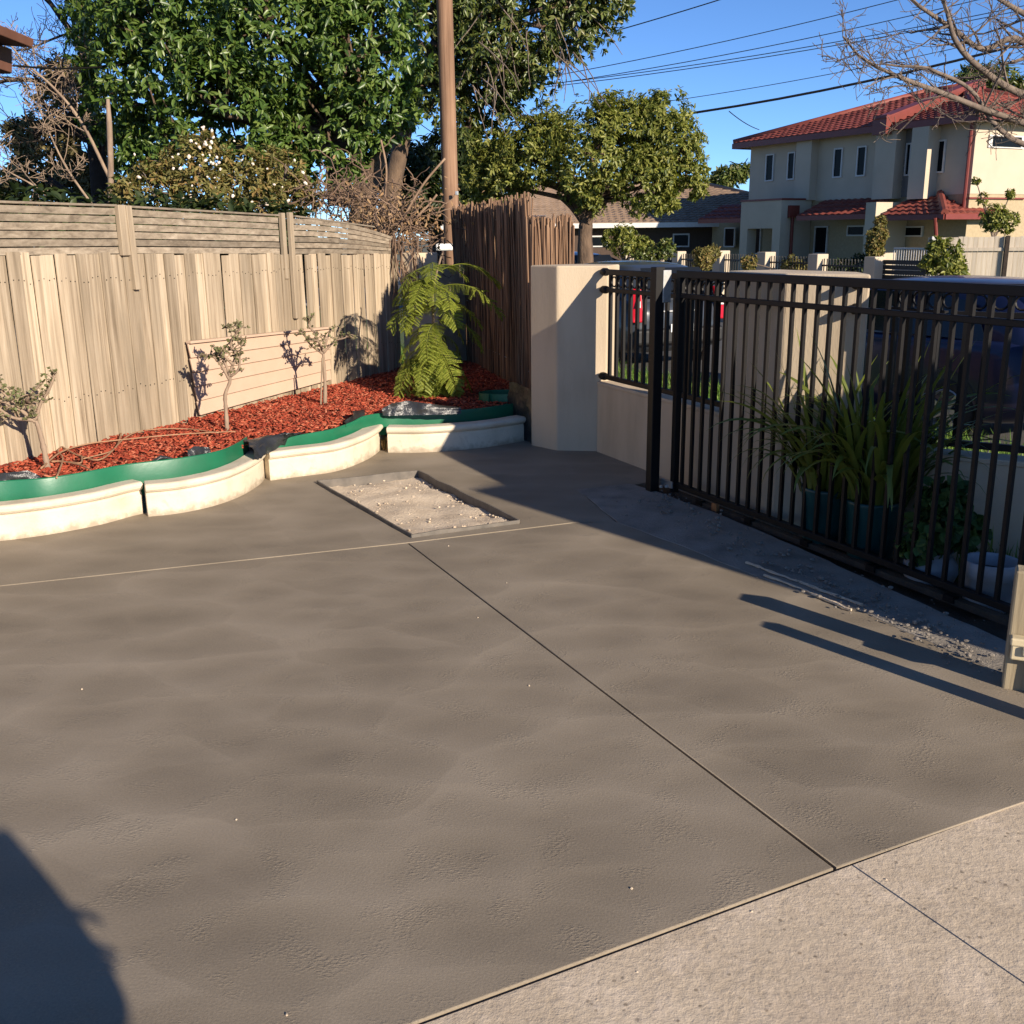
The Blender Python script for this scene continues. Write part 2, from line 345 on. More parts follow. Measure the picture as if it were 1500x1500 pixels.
# fresh slab, three panels with rounded tooled edges
def offset_poly(poly, r):
    n = len(poly); ar = sum(poly[i].x*poly[(i+1) % n].y - poly[(i+1) % n].x*poly[i].y for i in range(n)); sg = 1 if ar > 0 else -1
    out = []
    for i in range(n):
        a, p, c = poly[i-1], poly[i], poly[(i+1) % n]
        e1 = (p-a).normalized(); e2 = (c-p).normalized()
        n1 = Vector((-e1.y, e1.x))*sg; n2 = Vector((-e2.y, e2.x))*sg
        mm = (n1+n2); mm = mm.normalized() if mm.length > 1e-6 else n1
        out.append(p + mm*(r/max(.35, mm.dot(n1))))
    return out
def slab(name, poly, z=0.0, r=.003, hole=None, depth=.07, mat='slab', wob=0.0, parent=None, kind=None):
    poly = [Vector((p[0], p[1])) for p in poly]
    if wob:
        q = []
        for i, p in enumerate(poly):
            c = poly[(i+1) % len(poly)]; L = (c-p).length; k = max(1, min(60, int(L/.08)))
            for j in range(k): 
                w = p.lerp(c, j/k); d = (c-p).normalized()
                q.append(w + Vector((-d.y, d.x))*(noise.noise((w.x*5, w.y*5, 2))*wob if 0 < j else 0))
        poly = q
    bm = bmesh.new(); loops = []
    for pl, sg in ((poly, 1),) + (((([Vector((p[0], p[1])) for p in hole]), -1),) if hole else ()):
        rows = []
        for k in range(4):
            a = k/3*math.pi/2
            rr = r*(1-math.sin(a)); 
            rows.append([bm.verts.new((p.x, p.y, z - r*(1-math.cos(a)))) for p in offset_poly(pl, sg*rr)])
        rows.append([bm.verts.new((p.x, p.y, z-depth)) for p in pl])
        m = len(pl)
        for i in range(4):
            for j in range(m):
                bm.faces.new((rows[i][j], rows[i][(j+1) % m], rows[i+1][(j+1) % m], rows[i+1][j])).smooth = i < 3
        loops.append(rows[0])
    ed = []
    for lp in loops:
        for j in range(len(lp)):
            e = bm.edges.get((lp[j], lp[(j+1) % len(lp)])); ed.append(e)
    bmesh.ops.triangle_fill(bm, use_beauty=True, edges=ed, normal=(0, 0, 1))
    bmesh.ops.recalc_face_normals(bm, faces=bm.faces)
    me = bpy.data.meshes.new(name); bm.to_mesh(me); bm.free(); me.materials.append(M[mat])
    return link(name, me, parent, (0, 0, 0), kind=kind)
E2 = Vector((.425, -.905)).normalized(); F2 = Vector((.905, .425))
J = Vector((-.585, 5.475)); HL = Vector((-2.55, 4.82)); hd = (HL-J).normalized()
near0 = Vector((.86, 2.41)); nd = Vector((1.09, .55)).normalized()
slabs = thing('driveway_slab', 'fresh grey brown concrete slab with trowel sweeps', 'concrete slab', (0, 0, 0)); slabs['kind'] = 'structure'
del slabs['category']
gap = .003
n2 = Vector((-E2.y, E2.x)) # to the right of the joint
pa = [J - n2*gap + E2*.006, J + hd*8 + Vector((.02, -.05)), near0 - nd*7.0, near0 - nd*.004 - n2*gap]
slab('slab_panel', pa, parent=slabs)
side = [Vector(g(x, y)[:2]) for x, y in ((905, 764), (1000, 797), (1100, 838), (1180, 866), (1262, 892), (1340, 928), (1465, 986))]
pb = [J + n2*gap + E2*.006] + [near0 + nd*.002 + n2*gap, Vector((1.52, 2.725)), Vector((2.6, 3.3))] + [Vector((2.15, 3.2))] + side[::-1] + [Vector((.36, 5.845))]
slab('slab_panel', pb, parent=slabs)
box_in = [Vector(g(x, y)[:2]) for x, y in ((465, 708), (612, 692), (760, 766), (602, 787))]
far_ = [Vector(p) for p in ((.36, 5.86), (.615, 5.865), (.44, 6.66), (.82, 6.78), (1.05, 6.95), (.75, 8.0), (.3, 8.6), (-.9, 8.45), (-1.75, 7.6), (-2.4, 6.5), (-3.6, 5.7), (-8, 3.6))]
pc = [J + Vector((-.001, .006)), ] + far_ + [J + hd*8 + Vector((.019, -.044))]
slab('slab_panel', pc, hole=[p + (p - Vector((-.64, 6.4))).normalized()*.014 for p in box_in], parent=slabs)
# older concrete in front, cut by one saw line
c0 = Vector(g(1268, 1283, -.008)[:2]); c1 = Vector(g(1500, 1442, -.008)[:2]); c0 = near0 + nd*((c0-near0).dot(nd)); cd = (c1-c0).normalized(); cn = Vector((-cd.y, cd.x))
gapd = Vector((nd.y, -nd.x))*.012
slab('old_concrete', [near0 - nd*8 + gapd*.9, c0 + gapd*.7 - cn*.0003, c0 + cd*6 - cn*.0003, Vector((-6, -6))], z=-.004, r=.003, mat='old', kind='structure')
slab('old_concrete', [c0 + gapd*.7 + cn*.0003, near0 + nd*.75 + gapd*.8, Vector((2.7, 3.28)), Vector((9, 5.5)), Vector((9, -5)), c0 + cd*6 + cn*.0003], z=-.004, r=.003, mat='old', kind='structure')
# old strip along the gate track
sp = [g(x, y)[:2] for x, y in ((845, 717), (925, 709), (968, 722), (1030, 745), (1130, 785), (1275, 850), (1380, 898), (1475, 940), (1600, 1010), (1470, 990), (1340, 931), (1262, 895), (1180, 869), (1100, 841), (1000, 800), (908, 767))]
slab('track_strip', [Vector(p) for p in sp], z=.002, r=.003, mat='strip', kind='structure', wob=.02)
# broken thin edge of the strip with pale lip
b = MB()
for k, (a, c, w) in enumerate((((1093, 826), (1170, 855), .012), ((1170, 855), (1262, 889), .012), ((1120, 845), (1190, 872), .010), ((1190, 872), (1246, 897), .014))):
    A_, B_ = g(*a), g(*c)
    pts = [A_.lerp(B_, t/8) + Vector((rnd.uniform(-.006, .006), rnd.uniform(-.006, .006), .010)) for t in range(9)]
    b.tube(pts, [w*rnd.uniform(.35, .75) for _ in pts], 5)
struct('broken_edge', b, M['sand'])

def pebbles(name, m, pts, smin, smax, parent=None, **kw):
    base = bmesh.new(); bmesh.ops.create_icosphere(base, subdivisions=1, radius=1); bv = [v.co.copy() for v in base.verts]; bf = [[v.index for v in f.verts] for f in base.faces]; base.free()
    mb = MB()
    for p in pts:
        s = smin + (smax-smin)*rnd.random()**2.5; sc = Vector((rnd.uniform(.7, 1.3), rnd.uniform(.7, 1.2), rnd.uniform(.45, .8)))*s; rz = Matrix.Rotation(rnd.random()*6.3, 3, 'Z')
        mb.add([Vector(p) + Vector((0, 0, sc.z*.5)) + rz @ Vector((v.x*sc.x*rnd.uniform(.85, 1.15), v.y*sc.y, v.z*sc.z)) for v in bv], bf)
    return mb.build(name, m, parent, kind='stuff', **kw)
pts = []
for _ in range(420):
    t = rnd.random(); y0 = lerp(728, 968, t); x0 = lerp(985, 1465, t)
    p = g(x0 + rnd.gauss(0, 14) - 25*rnd.random(), y0 + 8 + rnd.gauss(0, 9), .012); pts.append(p)
for _ in range(90):
    t = rnd.random(); p = g(lerp(1200, 1440, t)+rnd.gauss(0, 22), lerp(850, 935, t)+rnd.gauss(0, 10), .012); pts.append(p)
for _ in range(60): pts.append(g(960+rnd.gauss(0, 22), 735+rnd.gauss(0, 8), .012))
tag(pebbles('gravel', M['pebble'], pts, .003, .015), 'loose grey gravel and concrete crumbs along the gate track', 'gravel')
pts = []
for _ in range(110):
    t = rnd.random(); c = near0 + nd*rnd.uniform(-1.6, .8) + Vector((nd.y, -nd.x))*abs(rnd.gauss(.03, .06)); pts.append((c.x, c.y, -.008))
for _ in range(14): pts.append((rnd.uniform(.2, 1.6), rnd.uniform(1.6, 2.6), -.008))
pts = [p for p in pts if (Vector((p[0], p[1]))-near0).dot(Vector((nd.y, -nd.x))) > .02]
for x, y in ((1010, 1448), (1256, 1276), (1180, 1298)): pts.append(g(x, y, -.008))
tag(pebbles('gravel', M['sand'], pts, .0012, .007), 'pale crumbs scattered on the old concrete below the slab edge', 'gravel')
tag(pebbles('gravel', M['sand'], [g(346, 1201), g(925, 1302), g(775, 1005), g(657, 800), g(742, 854), g(420, 1487), g(120, 1010), g(700, 905)], .004, .008), 'a few white chips stuck in the wet slab', 'gravel')

# ------------------------------------------------------------------ formwork box with rubble
P_ = [Vector((p.x, p.y, 0)) for p in box_in]
fb = thing('formwork_box', 'rectangular form boards boxing out a rubble filled hole in the slab', 'formwork', (P_[0]+P_[2])/2)
for i in range(4):
    a, c = P_[i], P_[(i+1) % 4]; d = (c-a).normalized(); nn = Vector((-d.y, d.x, 0))
    mb = MB(); rows = []
    seg = [a.lerp(c, k/8) for k in range(9)]
    prev = None; vs = []
    for k, p in enumerate(seg):
        wv = nn*(noise.noise((p.x*3, p.y*3, i*5.))*.012); zt = .020 + noise.noise((p.x*6, p.y*6, 3.))*.008
        for o, z in ((-.005, -.09), (.005, -.09), (.005, zt), (-.005, zt)): vs.append(p + wv + nn*o + Vector((0, 0, z)))
    fs = [(0, 1, 2, 3), (35, 34, 33, 32)] + [(k*4+j, k*4+4+j, k*4+4+(j+1) % 4, k*4+(j+1) % 4) for k in range(8) for j in range(4)]
    mb.add(vs, fs).build('form_board', M['steel_form'], fb, fix=True)
mb = MB(); rows = []
for i in range(25):
    row = []
    for j in range(17):
        a = P_[0].lerp(P_[1], j/16); c = P_[3].lerp(P_[2], j/16); p = a.lerp(c, i/24)
        e = max(abs(j/8-1), abs(i/12-1)); row.append(Vector((p.x, p.y, -.038 + .020*noise.noise((p.x*5, p.y*5, 0)) + .012*noise.noise((p.x*20, p.y*20, 4)) + .03*max(0, (i-16)/8))))
    rows.append(row)
mb.grid(rows).build('rubble_fill', M['sand'], fb, smooth=True)
pts = []
for _ in range(380):
    u, v = rnd.random(), rnd.random()
    if rnd.random() < .45: u = rnd.choice([.03, .97]) + rnd.gauss(0, .02); u = min(.97, max(.03, u))
    p = P_[0].lerp(P_[1], u).lerp(P_[3].lerp(P_[2], u), v); pts.append((p.x, p.y, -.036+.03*max(0, (v-.66)*3)))
pebbles('rubble_crumbs', M['sand'], pts, .002, .011, fb)

# ------------------------------------------------------------------ paling fence on the left
FA = Vector((-3.25, 6.37, 0)); FD = Vector((.3985, .9172, 0)); FN = Vector((.9172, -.3985, 0))
frz = math.atan2(FD.y, FD.x) - math.pi/2
def fp(L, z, off=0.0): return FA + FD*L + FN*off + Vector((0, 0, z))
def ontop(x, y, off=0.0): return onplane(x, y, FA + FN*off, FN)
fence = thing('paling_fence', 'tall weathered timber paling fence with slatted screen top along the garden bed', 'fence', fp(2, 0))
L = -1.7; k = 0; nails = MB()
while L < 5.12:
    w = rnd.uniform(.092, .122); zt = 1.575 - .02*max(0, L) + rnd.uniform(-.012, .012)
    proud = .0 if k % 2 else .014
    lean = rnd.gauss(0, .006)
    a = fp(L, .12, proud+rnd.uniform(0, .004)); c = a + FD*w; t2 = FD*(lean*1.4)
    th = .013; up = Vector((0, 0, zt-.12))
    mb = MB(); q = [a, c, c+up+t2, a+up+t2]; mb.hexa(q, FN, th)
    mb.build('paling', M['paling'], fence, bevel=.0025, bseg=1)
    for z_ in (1.40, .62):
        for e in (.3, .7):
            c_ = fp(L + w*e, z_ + rnd.uniform(-.02, .02) - .01*L, proud+.0145); nails.beam(c_, c_ + FN*.003, .007, .007)
    L += w - rnd.uniform(.002, .014) + (.009 if rnd.random() < .10 else 0); k += 1
nails.build('nail_heads', M['black_metal'], fence, kind='stuff')
# screen slats
def slat_section(L0, L1, zt0, zt1, zb0, zb1, sag=0.0, rows=6):
    for r in range(rows):
        f0 = r/rows + .004; f1 = (r+1)/rows - .020
        mb = MB(); vs = []; S = 7
        for k in range(S+1):
            t = k/S; Lk = lerp(L0, L1, t); zt = lerp(zt0, zt1, t) - (sag*(t**2 - t) if False else 0) + sag*math.sin(t*math.pi)
            zb = lerp(zb0, zb1, t); za, zc = lerp(zb, zt, f0), lerp(zb, zt, f1)
            jz = .003*noise.noise((Lk*2, r*7., 1.)); o = .006*noise.noise((Lk*1.3, r*3., 7.)) + (.003 if r % 2 else 0)
            for oo, z in ((.004, za), (.018, za), (.018, zc), (.004, zc)): vs.append(fp(Lk, z+jz, oo+o))
        fs = [(0, 1, 2, 3), tuple(4*S+j for j in (3, 2, 1, 0))] + [(k*4+j, k*4+4+j, k*4+4+(j+1) % 4, k*4+(j+1) % 4) for k in range(S) for j in range(4)]
        o = mb.add(vs, fs).build('slat', M['slat'], fence, fix=True)
slat_section(-1.6, 1.20, 1.875, 1.868, 1.575, 1.555)
slat_section(1.34, 3.10, 1.862, 1.826, 1.553, 1.516)
slat_section(3.30, 5.06, 1.822, 1.655, 1.512, 1.478, sag=.045)
def rail(L0, z0, L1, z1, off, w, h, nm='capping', m='slat'):
    MB().beam(fp(L0, z0, off), fp(L1, z1, off), w, h).build(nm, M[m], fence, bevel=.003, bseg=1)
rail(-1.7, 1.886, 1.22, 1.880, .0, .06, .016); rail(1.30, 1.876, 3.12, 1.838, .0, .06, .016); rail(3.36, 1.835, 4.72, 1.748, .0, .05, .016)
def fpost(L, z0, z1, w, off, lean=0):
    a = fp(L, z0, off); c = fp(L+lean, z1, off)
    mb = MB(); d = FD*(w/2); nn = FN*.02
    mb.add([a-d-nn, a+d-nn, a+d+nn, a-d+nn, c-d-nn, c+d-nn, c+d+nn, c-d+nn], [(3, 2, 1, 0), (4, 5, 6, 7), (0, 1, 5, 4), (1, 2, 6, 5), (2, 3, 7, 6), (3, 0, 4, 7)])
    mb.build('fence_post', M['post'], fence, bevel=.004, bseg=1)
fpost(1.24, 1.54, 1.885, .075, .035); fpost(1.31, 1.30, 1.88, .055, .045, -.015)
fpost(3.16, 1.30, 1.86, .05, .02, .0); fpost(3.25, .95, 1.865, .05, .04, .0)
for L_ in (-.9, .6, 2.2, 4.3): # back rails show through the gaps
    pass
rail(-1.7, 1.36, 5.1, 1.30, -.03, .04, .07, 'back_rail', 'post'); rail(-1.7, .55, 5.1, .5, -.03, .04, .07, 'back_rail', 'post')
# leaning tan boards
bp = thing('board_panel', 'tan wide boards stacked as a low panel against the paling fence', 'panel', ontop(380, 600, .05))
q00, q10, q11, q01 = ontop(290, 608, .045), ontop(482, 556, .045), ontop(480, 481, .045), ontop(273, 503, .045)
M['tan'] = pm('tan_board', (.50, .36, .26), (.46, .33, .235), 5, .7, .2, 40, .004, objvar=.04)
for r in range(5):
    f0, f1 = r/5, (r+1)/5 - .008
    q = [q00.lerp(q01, f0), q10.lerp(q11, f0), q10.lerp(q11, f1), q00.lerp(q01, f1)]
    q[0] = q[0] + FN*.012; q[1] = q[1] + FN*.012
    MB().hexa(q, FN, .018).build('board', M['tan'], bp, bevel=.004, bseg=1)
MB().beam(q01 + FN*.02 + Vector((0, 0, .008)), q11 + FN*.02 + Vector((0, 0, .008)), .05, .02).build('top_cap', M['tan'], bp, bevel=.003)

# ------------------------------------------------------------------ garden bed: kerb blocks, edging, liner, mulch
KB = [([(-110, 808), (-40, 797), (30, 789), (90, 780), (150, 768), (190, 757), (211, 752)], 'cream curved kerb block furthest left in the row round the red mulch bed'),
      ([(217, 757), (262, 752), (310, 742), (350, 728), (380, 710), (392, 694)], 'cream curved kerb block second from the left, in front of the standing green edging'),
      ([(396, 704), (440, 698), (490, 691), (528, 678), (552, 664), (563, 651)], 'cream curved kerb block behind the formwork box, third from the left'),
      ([(568, 663), (615, 663), (665, 660), (715, 655), (768, 646)], 'cream kerb block beside the rendered pillar, half in shadow')]
prof = [(0, -.02), (0, .135), (-.006, .142), (-.004, .15), (.012, .158), (.024, .172), (.027, .188), (.02, .202), (.006, .207), (-.095, .207), (-.105, .2), (-.105, -.02)]
for px, lab in KB:
    line = cat_rom([g(x, y) for x, y in px], 7); mb = MB(); rows = []
    for i, p in enumerate(line):
        d = (line[min(i+1, len(line)-1)] - line[max(i-1, 0)]).normalized(); nn = Vector((d.y, -d.x, 0))
        rows.append([p + nn*(o + .002*noise.noise((p.x*9, p.y*9, z*30))) + Vector((0, 0, z)) for o, z in prof])
    mb.grid(rows); m_ = len(prof); nv = len(mb.v)
    mb.f.append(tuple(range(m_-1, -1, -1))); mb.f.append(tuple(range(nv-m_, nv)))
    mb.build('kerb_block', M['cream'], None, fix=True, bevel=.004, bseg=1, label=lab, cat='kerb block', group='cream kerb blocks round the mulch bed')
# green plastic edging
GE = [(-110, 716), (0, 705), (67, 700), (133, 690), (187, 680), (267, 670), (322, 660), (350, 648), (362, 640)]
GE2 = [(409, 651), (420, 646.5), (440, 638), (487, 628), (517, 617), (536, 608), (567, 604), (620, 602.7), (673, 601), (713, 597), (752, 592)]
def edging(px, lab, zt=.305):
    line = cat_rom([g(x, y, zt) for x, y in px], 6); mb = MB(); rows = []
    for i, p in enumerate(line):
        d = (line[min(i+1, len(line)-1)] - line[max(i-1, 0)]).normalized(); nn = Vector((d.y, -d.x, 0))
        zz = .01*noise.noise((p.x*1.5, p.y*1.5, 0))
        rows.append([p + nn*o + Vector((0, 0, z - zt + zz)) for o, z in ((.012, .10), (.006, .2), (0, .296), (-.003, .305), (-.010, .305), (-.008, .2), (0, .10))])
    mb.grid(rows); return mb.build('garden_edging', M['green'], None, smooth=True, fix=True, label=lab, cat='edging', group='green plastic edging strips'), line
e1, el1 = edging(GE, 'green plastic edging strip standing behind the left two kerb blocks')
bl2 = [(400, 657, .0), (418, 654, .05), (440, 650, .064), (487, 641, .064), (517, 632, .075), (536, 626, .092), (567, 620, .085), (620, 617, .08), (673, 614, .075), (713, 610, .075), (752, 604, .075)]
ln_ = cat_rom([g(x, y, .207) for x, y, h in bl2], 6); hh = [h for v in cat_rom([Vector((h, 0, 0)) for x, y, h in bl2], 6) for h in (v.x,)]
mb = MB(); rows = []; el2 = []
for i, p in enumerate(ln_):
    d = (ln_[min(i+1, len(ln_)-1)] - ln_[max(i-1, 0)]).normalized(); nn = Vector((d.y, -d.x, 0)); h = max(.004, hh[i]); el2.append(p)
    rows.append([p + nn*o + Vector((0, 0, z)) for o, z in ((0, -.09), (0, h*.5), (-.002, h-.006), (-.005, h), (-.012, h), (-.010, h*.5), (-.008, -.09))])
mb.grid(rows).build('garden_edging', M['green'], None, smooth=True, fix=True, label='green plastic edging strip waving behind the right two kerb blocks', cat='edging', group='green plastic edging strips')
# coil of spare edging by the pillar
mb = MB(); c0_ = g(740, 596, .22); rows = []
for k in range(40):
    a = k/39*math.pi*2.6 + 2.2; r_ = .15 + .012*k/39*3
    rows.append([c0_ + Vector((math.cos(a)*r_*1.25, math.sin(a)*r_*.8, z)) for z in (0, .07, .13)])
mb.grid(rows).build('edging_coil', M['green'], None, smooth=True, label='leftover coil of green edging in the shade beside the rendered pillar', cat='edging coil')
def liner(px, lab, hts, z0=.283, back=.012, lean=.25, back2=0):
    """sheet standing on the line px (at height z0), rising by hts and leaning back"""
    line = cat_rom([g(x, y, z0) for x, y in px], 8); mb = MB(); rows = []; n_ = len(line)
    for i, p in enumerate(line):
        d = (line[min(i+1, n_-1)] - line[max(i-1, 0)]).normalized(); nn = Vector((d.y, -d.x, 0)); t_ = i/(n_-1)*(len(hts)-1); k0 = min(int(t_), len(hts)-2); h = lerp(hts[k0], hts[k0+1], t_-k0)
        rows.append([p - nn*(back + lean*h*k/6 + .035*(k/6.)**.5*noise.noise((p.x*9, p.y*9, k*.35)) + .012*noise.noise((p.x*30, p.y*30, k*.8))) + Vector((0, 0, -.03 + (h+.03)*k/6)) for k in range(7)])
    return mb.grid(rows).build('plastic_liner', M['black_plastic'], None, smooth=True, label=lab, cat='plastic sheet', group='black plastic liner flaps')
liner([(560, 604), (575, 604), (600, 603), (640, 602.5), (676, 601)], 'shiny crumpled black plastic flap rising above the green edging near the ferny tree', [.03, .07, .08, .05, .02], .31)
liner([(225, 675), (238, 673), (254, 671)], 'small black plastic scrap behind the left edging strip', [.0, .025, .0], .305)
liner([(284, 668), (298, 665), (316, 661)], 'square black plastic tab poking from the mulch', [.03, .045, .02], .305, .05)
liner([(507, 621), (522, 614), (538, 607)], 'folded black plastic corner at the bend of the green edging', [.0, .06, .04])
liner([(-60, 709), (0, 705), (40, 702), (62, 700.5)], 'flat black plastic edge showing at the far left of the mulch', [.04, .045, .045, .0], .305)
mb = MB(); rows = []
tp_l = cat_rom([g(x, y, .30) for x, y in ((358, 645), (385, 640), (414, 637), (443, 634))], 7); bt_l = cat_rom([g(x, y, .225) for x, y in ((374, 671), (389, 664), (405, 656), (422, 648))], 7)
for a, c in zip(tp_l, bt_l):
    rows.append([a.lerp(c, k/9) + Vector((.012*noise.noise((a.x*14, a.y*14, k*.5)), 0, .03*math.sin(k/9*math.pi) + .03*noise.noise((a.x*11+k*.3, a.y*11, k*.45)))) for k in range(10)])
mb.grid(rows).build('plastic_liner', M['black_plastic'], None, smooth=True, label='crumpled black plastic sheet draped between the two green edging strips', cat='plastic sheet', group='black plastic liner flaps')

mb = MB(); rows = []
for i in range(9):
    p = Vector((-.02, 8.66, 0)).lerp(Vector((.20, 8.20, 0)), i/8)
    rows.append([p + Vector((.03*noise.noise((i*.7, k*.6, 1.5)), .04*noise.noise((i*.5, k*.7, 4.5)), .46*k/7*(1-.25*(i/8-.3)**2))) for k in range(8)])
mb.grid(rows).build('plastic_liner', M['black_plastic'], None, smooth=True, label='black plastic bunched in the dark gap against the rendered pillar', cat='plastic sheet', group='black plastic liner flaps')
# mulch surface and chips
front = [Vector((p.x-.045, p.y+.05)) for p in el1[4:-8]] + [Vector((p.x-.03, p.y+.06)) for p in el2[4:]]
def inside(p, poly):
    c = False; j = len(poly)-1
    for i in range(len(poly)):
        if (poly[i].y > p.y) != (poly[j].y > p.y) and p.x < (poly[j].x-poly[i].x)*(p.y-poly[i].y)/(poly[j].y-poly[i].y) + poly[i].x: c = not c
        j = i
    return c
fe = [Vector(fp(L_, 0, .01)[:2]) for L_ in (-1.5, 0, 1.5, 3, 4.4, 5.3)]
bed = front + [Vector((.12, 8.55)), Vector((.2, 8.75)), Vector((-.35, 11.9))] + fe[::-1]
def mz(x, y): return .27 + .02*noise.noise((x*2, y*2, 0)) + .012*noise.noise((x*7, y*7, 2))
mb = MB(); 
x0, x1, y0, y1 = -4.2, .3, 4.8, 12.2; st_ = .09
idx = {}
nx, ny = int((x1-x0)/st_), int((y1-y0)/st_)
gridv = [[(x0+i*st_, y0+j*st_) for i in range(nx+1)] for j in range(ny+1)]
for j in range(ny):
    for i in range(nx):
        cpt = Vector((x0+(i+.5)*st_, y0+(j+.5)*st_))
        if inside(cpt, bed):
            q = [(x0+(i+a)*st_, y0+(j+c)*st_) for a, c in ((0, 0), (1, 0), (1, 1), (0, 1))]
            mb.add([(x, y, mz(x, y)-.012) for x, y in q], [(0, 1, 2, 3)])
struct('mulch_bed', mb, M['soil'])
def chips(n):
    out = []; 
    while len(out) < n:
        p = Vector((rnd.uniform(x0, x1), rnd.uniform(y0, y1)))
        if inside(p, bed): out.append(p)
    return out
cp = chips(15000); vs = np.zeros((len(cp), 8, 3)); 
cube = np.array([[x, y, z] for z in (-.5, .5) for x, y in ((-.5, -.5), (.5, -.5), (.5, .5), (-.5, .5))])
for i, p in enumerate(cp):
    s = np.array([nr.uniform(.02, .062), nr.uniform(.008, .02), nr.uniform(.003, .008)])
    e = np.array(Euler((nr.normal(0, .35), nr.normal(0, .35), nr.uniform(0, 6.3))).to_matrix())
    c = cube*s; c[4:, :2] *= .8
    vs[i] = c @ e.T + np.array([p.x, p.y, mz(p.x, p.y) + nr.uniform(-.004, .014)])
def np_mesh(name, V, faces_per, m, smooth=False):
    n, k, _ = V.shape; me = bpy.data.meshes.new(name)
    F = np.array(faces_per); nf, fk = F.shape
    allf = (F[None, :, :] + (np.arange(n)*k)[:, None, None]).reshape(-1)
    me.vertices.add(n*k); me.vertices.foreach_set('co', V.reshape(-1).astype(np.float32))
    me.loops.add(n*nf*fk); me.loops.foreach_set('vertex_index', allf.astype(np.int32))
    me.polygons.add(n*nf); me.polygons.foreach_set('loop_start', (np.arange(n*nf)*fk).astype(np.int32)); me.polygons.foreach_set('loop_total', np.full(n*nf, fk, np.int32))
    if smooth: me.polygons.foreach_set('use_smooth', np.ones(n*nf, bool))
    me.update(calc_edges=True); me.materials.append(m); return me
BOXF = [(3, 2, 1, 0), (4, 5, 6, 7), (0, 1, 5, 4), (1, 2, 6, 5), (2, 3, 7, 6), (3, 0, 4, 7)]
link('mulch_chips', np_mesh('mulch_chips', vs, BOXF, M['mulch']), kind='stuff', label='red dyed bark mulch chips covering the garden bed', cat='mulch')
# vine cuttings on the mulch
def pz(x, y, z=.30): return g(x, y, z)
vines = [[(60, 686), (90, 662), (130, 650), (170, 645), (240, 638), (300, 634), (345, 632)], [(85, 650), (100, 660), (118, 668), (150, 672), (185, 640), (215, 630), (270, 628), (320, 634)],
         [(75, 676), (92, 676), (120, 682), (135, 690)], [(83, 700), (92, 672), (85, 660), (95, 650)], [(178, 632), (172, 652), (160, 662), (122, 672)], [(120, 668), (118, 678), (100, 676)]]
vt = thing('vine_cuttings', 'long dry brown vine cuttings lying loose across the red mulch', 'cuttings', g(180, 650, .28))
for v in vines:
    ln = cat_rom([pz(x, y, .295+.012*rnd.random()) for x, y in v], 6)
    MB().tube(ln, [.0065*(1-.4*i/len(ln)) for i in range(len(ln))], 5).build('cutting', M['vine'], vt, smooth=True)
# dry grass tuft in the kerb gap
def tuft(px, py, n, m, lab, h=.14, z=0.0, spread=.05):
    c = g(px, py, z); mb = MB()
    for _ in range(n):
        a = rnd.random()*6.3; l = h*rnd.uniform(.5, 1.1); bpt = c + Vector((rnd.gauss(0, spread*.4), rnd.gauss(0, spread*.4), 0)); o = Vector((math.cos(a), math.sin(a), 0))*rnd.uniform(.2, 1)*l*.7
        w = o.cross(Vector((0, 0, 1))).normalized()*.003
        tip = bpt + o + Vector((0, 0, l*rnd.uniform(.2, .8))); mid = bpt + o*.4 + Vector((0, 0, l*.6))
        mb.add([bpt-w, bpt+w, mid+w, mid-w, tip], [(0, 1, 2, 3), (3, 2, 4)])
    return mb.build('grass_tuft', m, None, kind='stuff', label=lab, cat='dry grass')
M['straw'] = leafm('straw', [(.36, .22, .08), (.45, .30, .12), (.25, .16, .06), (.22, .24, .07)], .8, .2, .1)
tuft(570, 658, 90, M['straw'], 'dry straw tuft growing in the gap between kerb blocks', .16, 0, .08)

# ------------------------------------------------------------------ pruned little trees in the bed
M['young_leaf'] = leafm('young_leaf', [(.10, .085, .05), (.17, .15, .08), (.13, .16, .05), (.22, .17, .10)], .6, .3)
def small_tree(base, pts, lab, seed, r0=.017, dense=1.0, extra=None):
    q = random.Random(seed); B = g(*base, .27); Y = B.y
    root = thing('pruned_tree', lab, 'small tree', B, 'pruned young trees in the mulch bed')
    W = lambda p: at(p[0], p[1], Y + (p[2] if len(p) > 2 else 0))
    mb = MB(); leafpts = []
    for i, br in enumerate(pts):
        ln = cat_rom([W(p) for p in br], 6); ra = r0 if i == 0 else r0*.62
        rr = [(ra*(1-.5*k/len(ln)))*q.uniform(.85, 1.2) for k in range(len(ln))]; mb.tube(ln, rr, 7)
        if i:
            for k in range(3, len(ln), 1):
                if q.random() < .95*dense:
                    d = Vector((q.gauss(0, 1), q.gauss(0, 1), q.gauss(.3, .7))).normalized(); l = q.uniform(.02, .075)
                    e = ln[k] + d*l; mb.tube([ln[k], ln[k].lerp(e, .5)+Vector((0, 0, .006)), e], [.005, .0045, .003], 4); leafpts += [e, ln[k].lerp(e, .6)]
            leafpts += [ln[-1]]*3
    mb.build('trunk', M['bark_pale'], root, smooth=True)
    V = []
    for p in leafpts:
        for _ in range(q.randint(2, 4)):
            d = Vector((q.gauss(0, 1), q.gauss(0, 1), q.gauss(.2, .8))).normalized(); s = d.orthogonal().normalized(); l = q.uniform(.016, .034); w = l*.32
            V.append([p, p+d*l*.5+s*w, p+d*l, p+d*l*.5-s*w])
    link('leaves', np_mesh('leaves', np.array([[tuple(a) for a in f] for f in V]), [(0, 1, 2, 3)], M['young_leaf']), root, wloc(root)*0, kind='stuff')
    if extra:
        MB().tube([at(x, y, Y-.03) for x, y in extra], .007, 6).build('stake', M['post'], root)
    return root
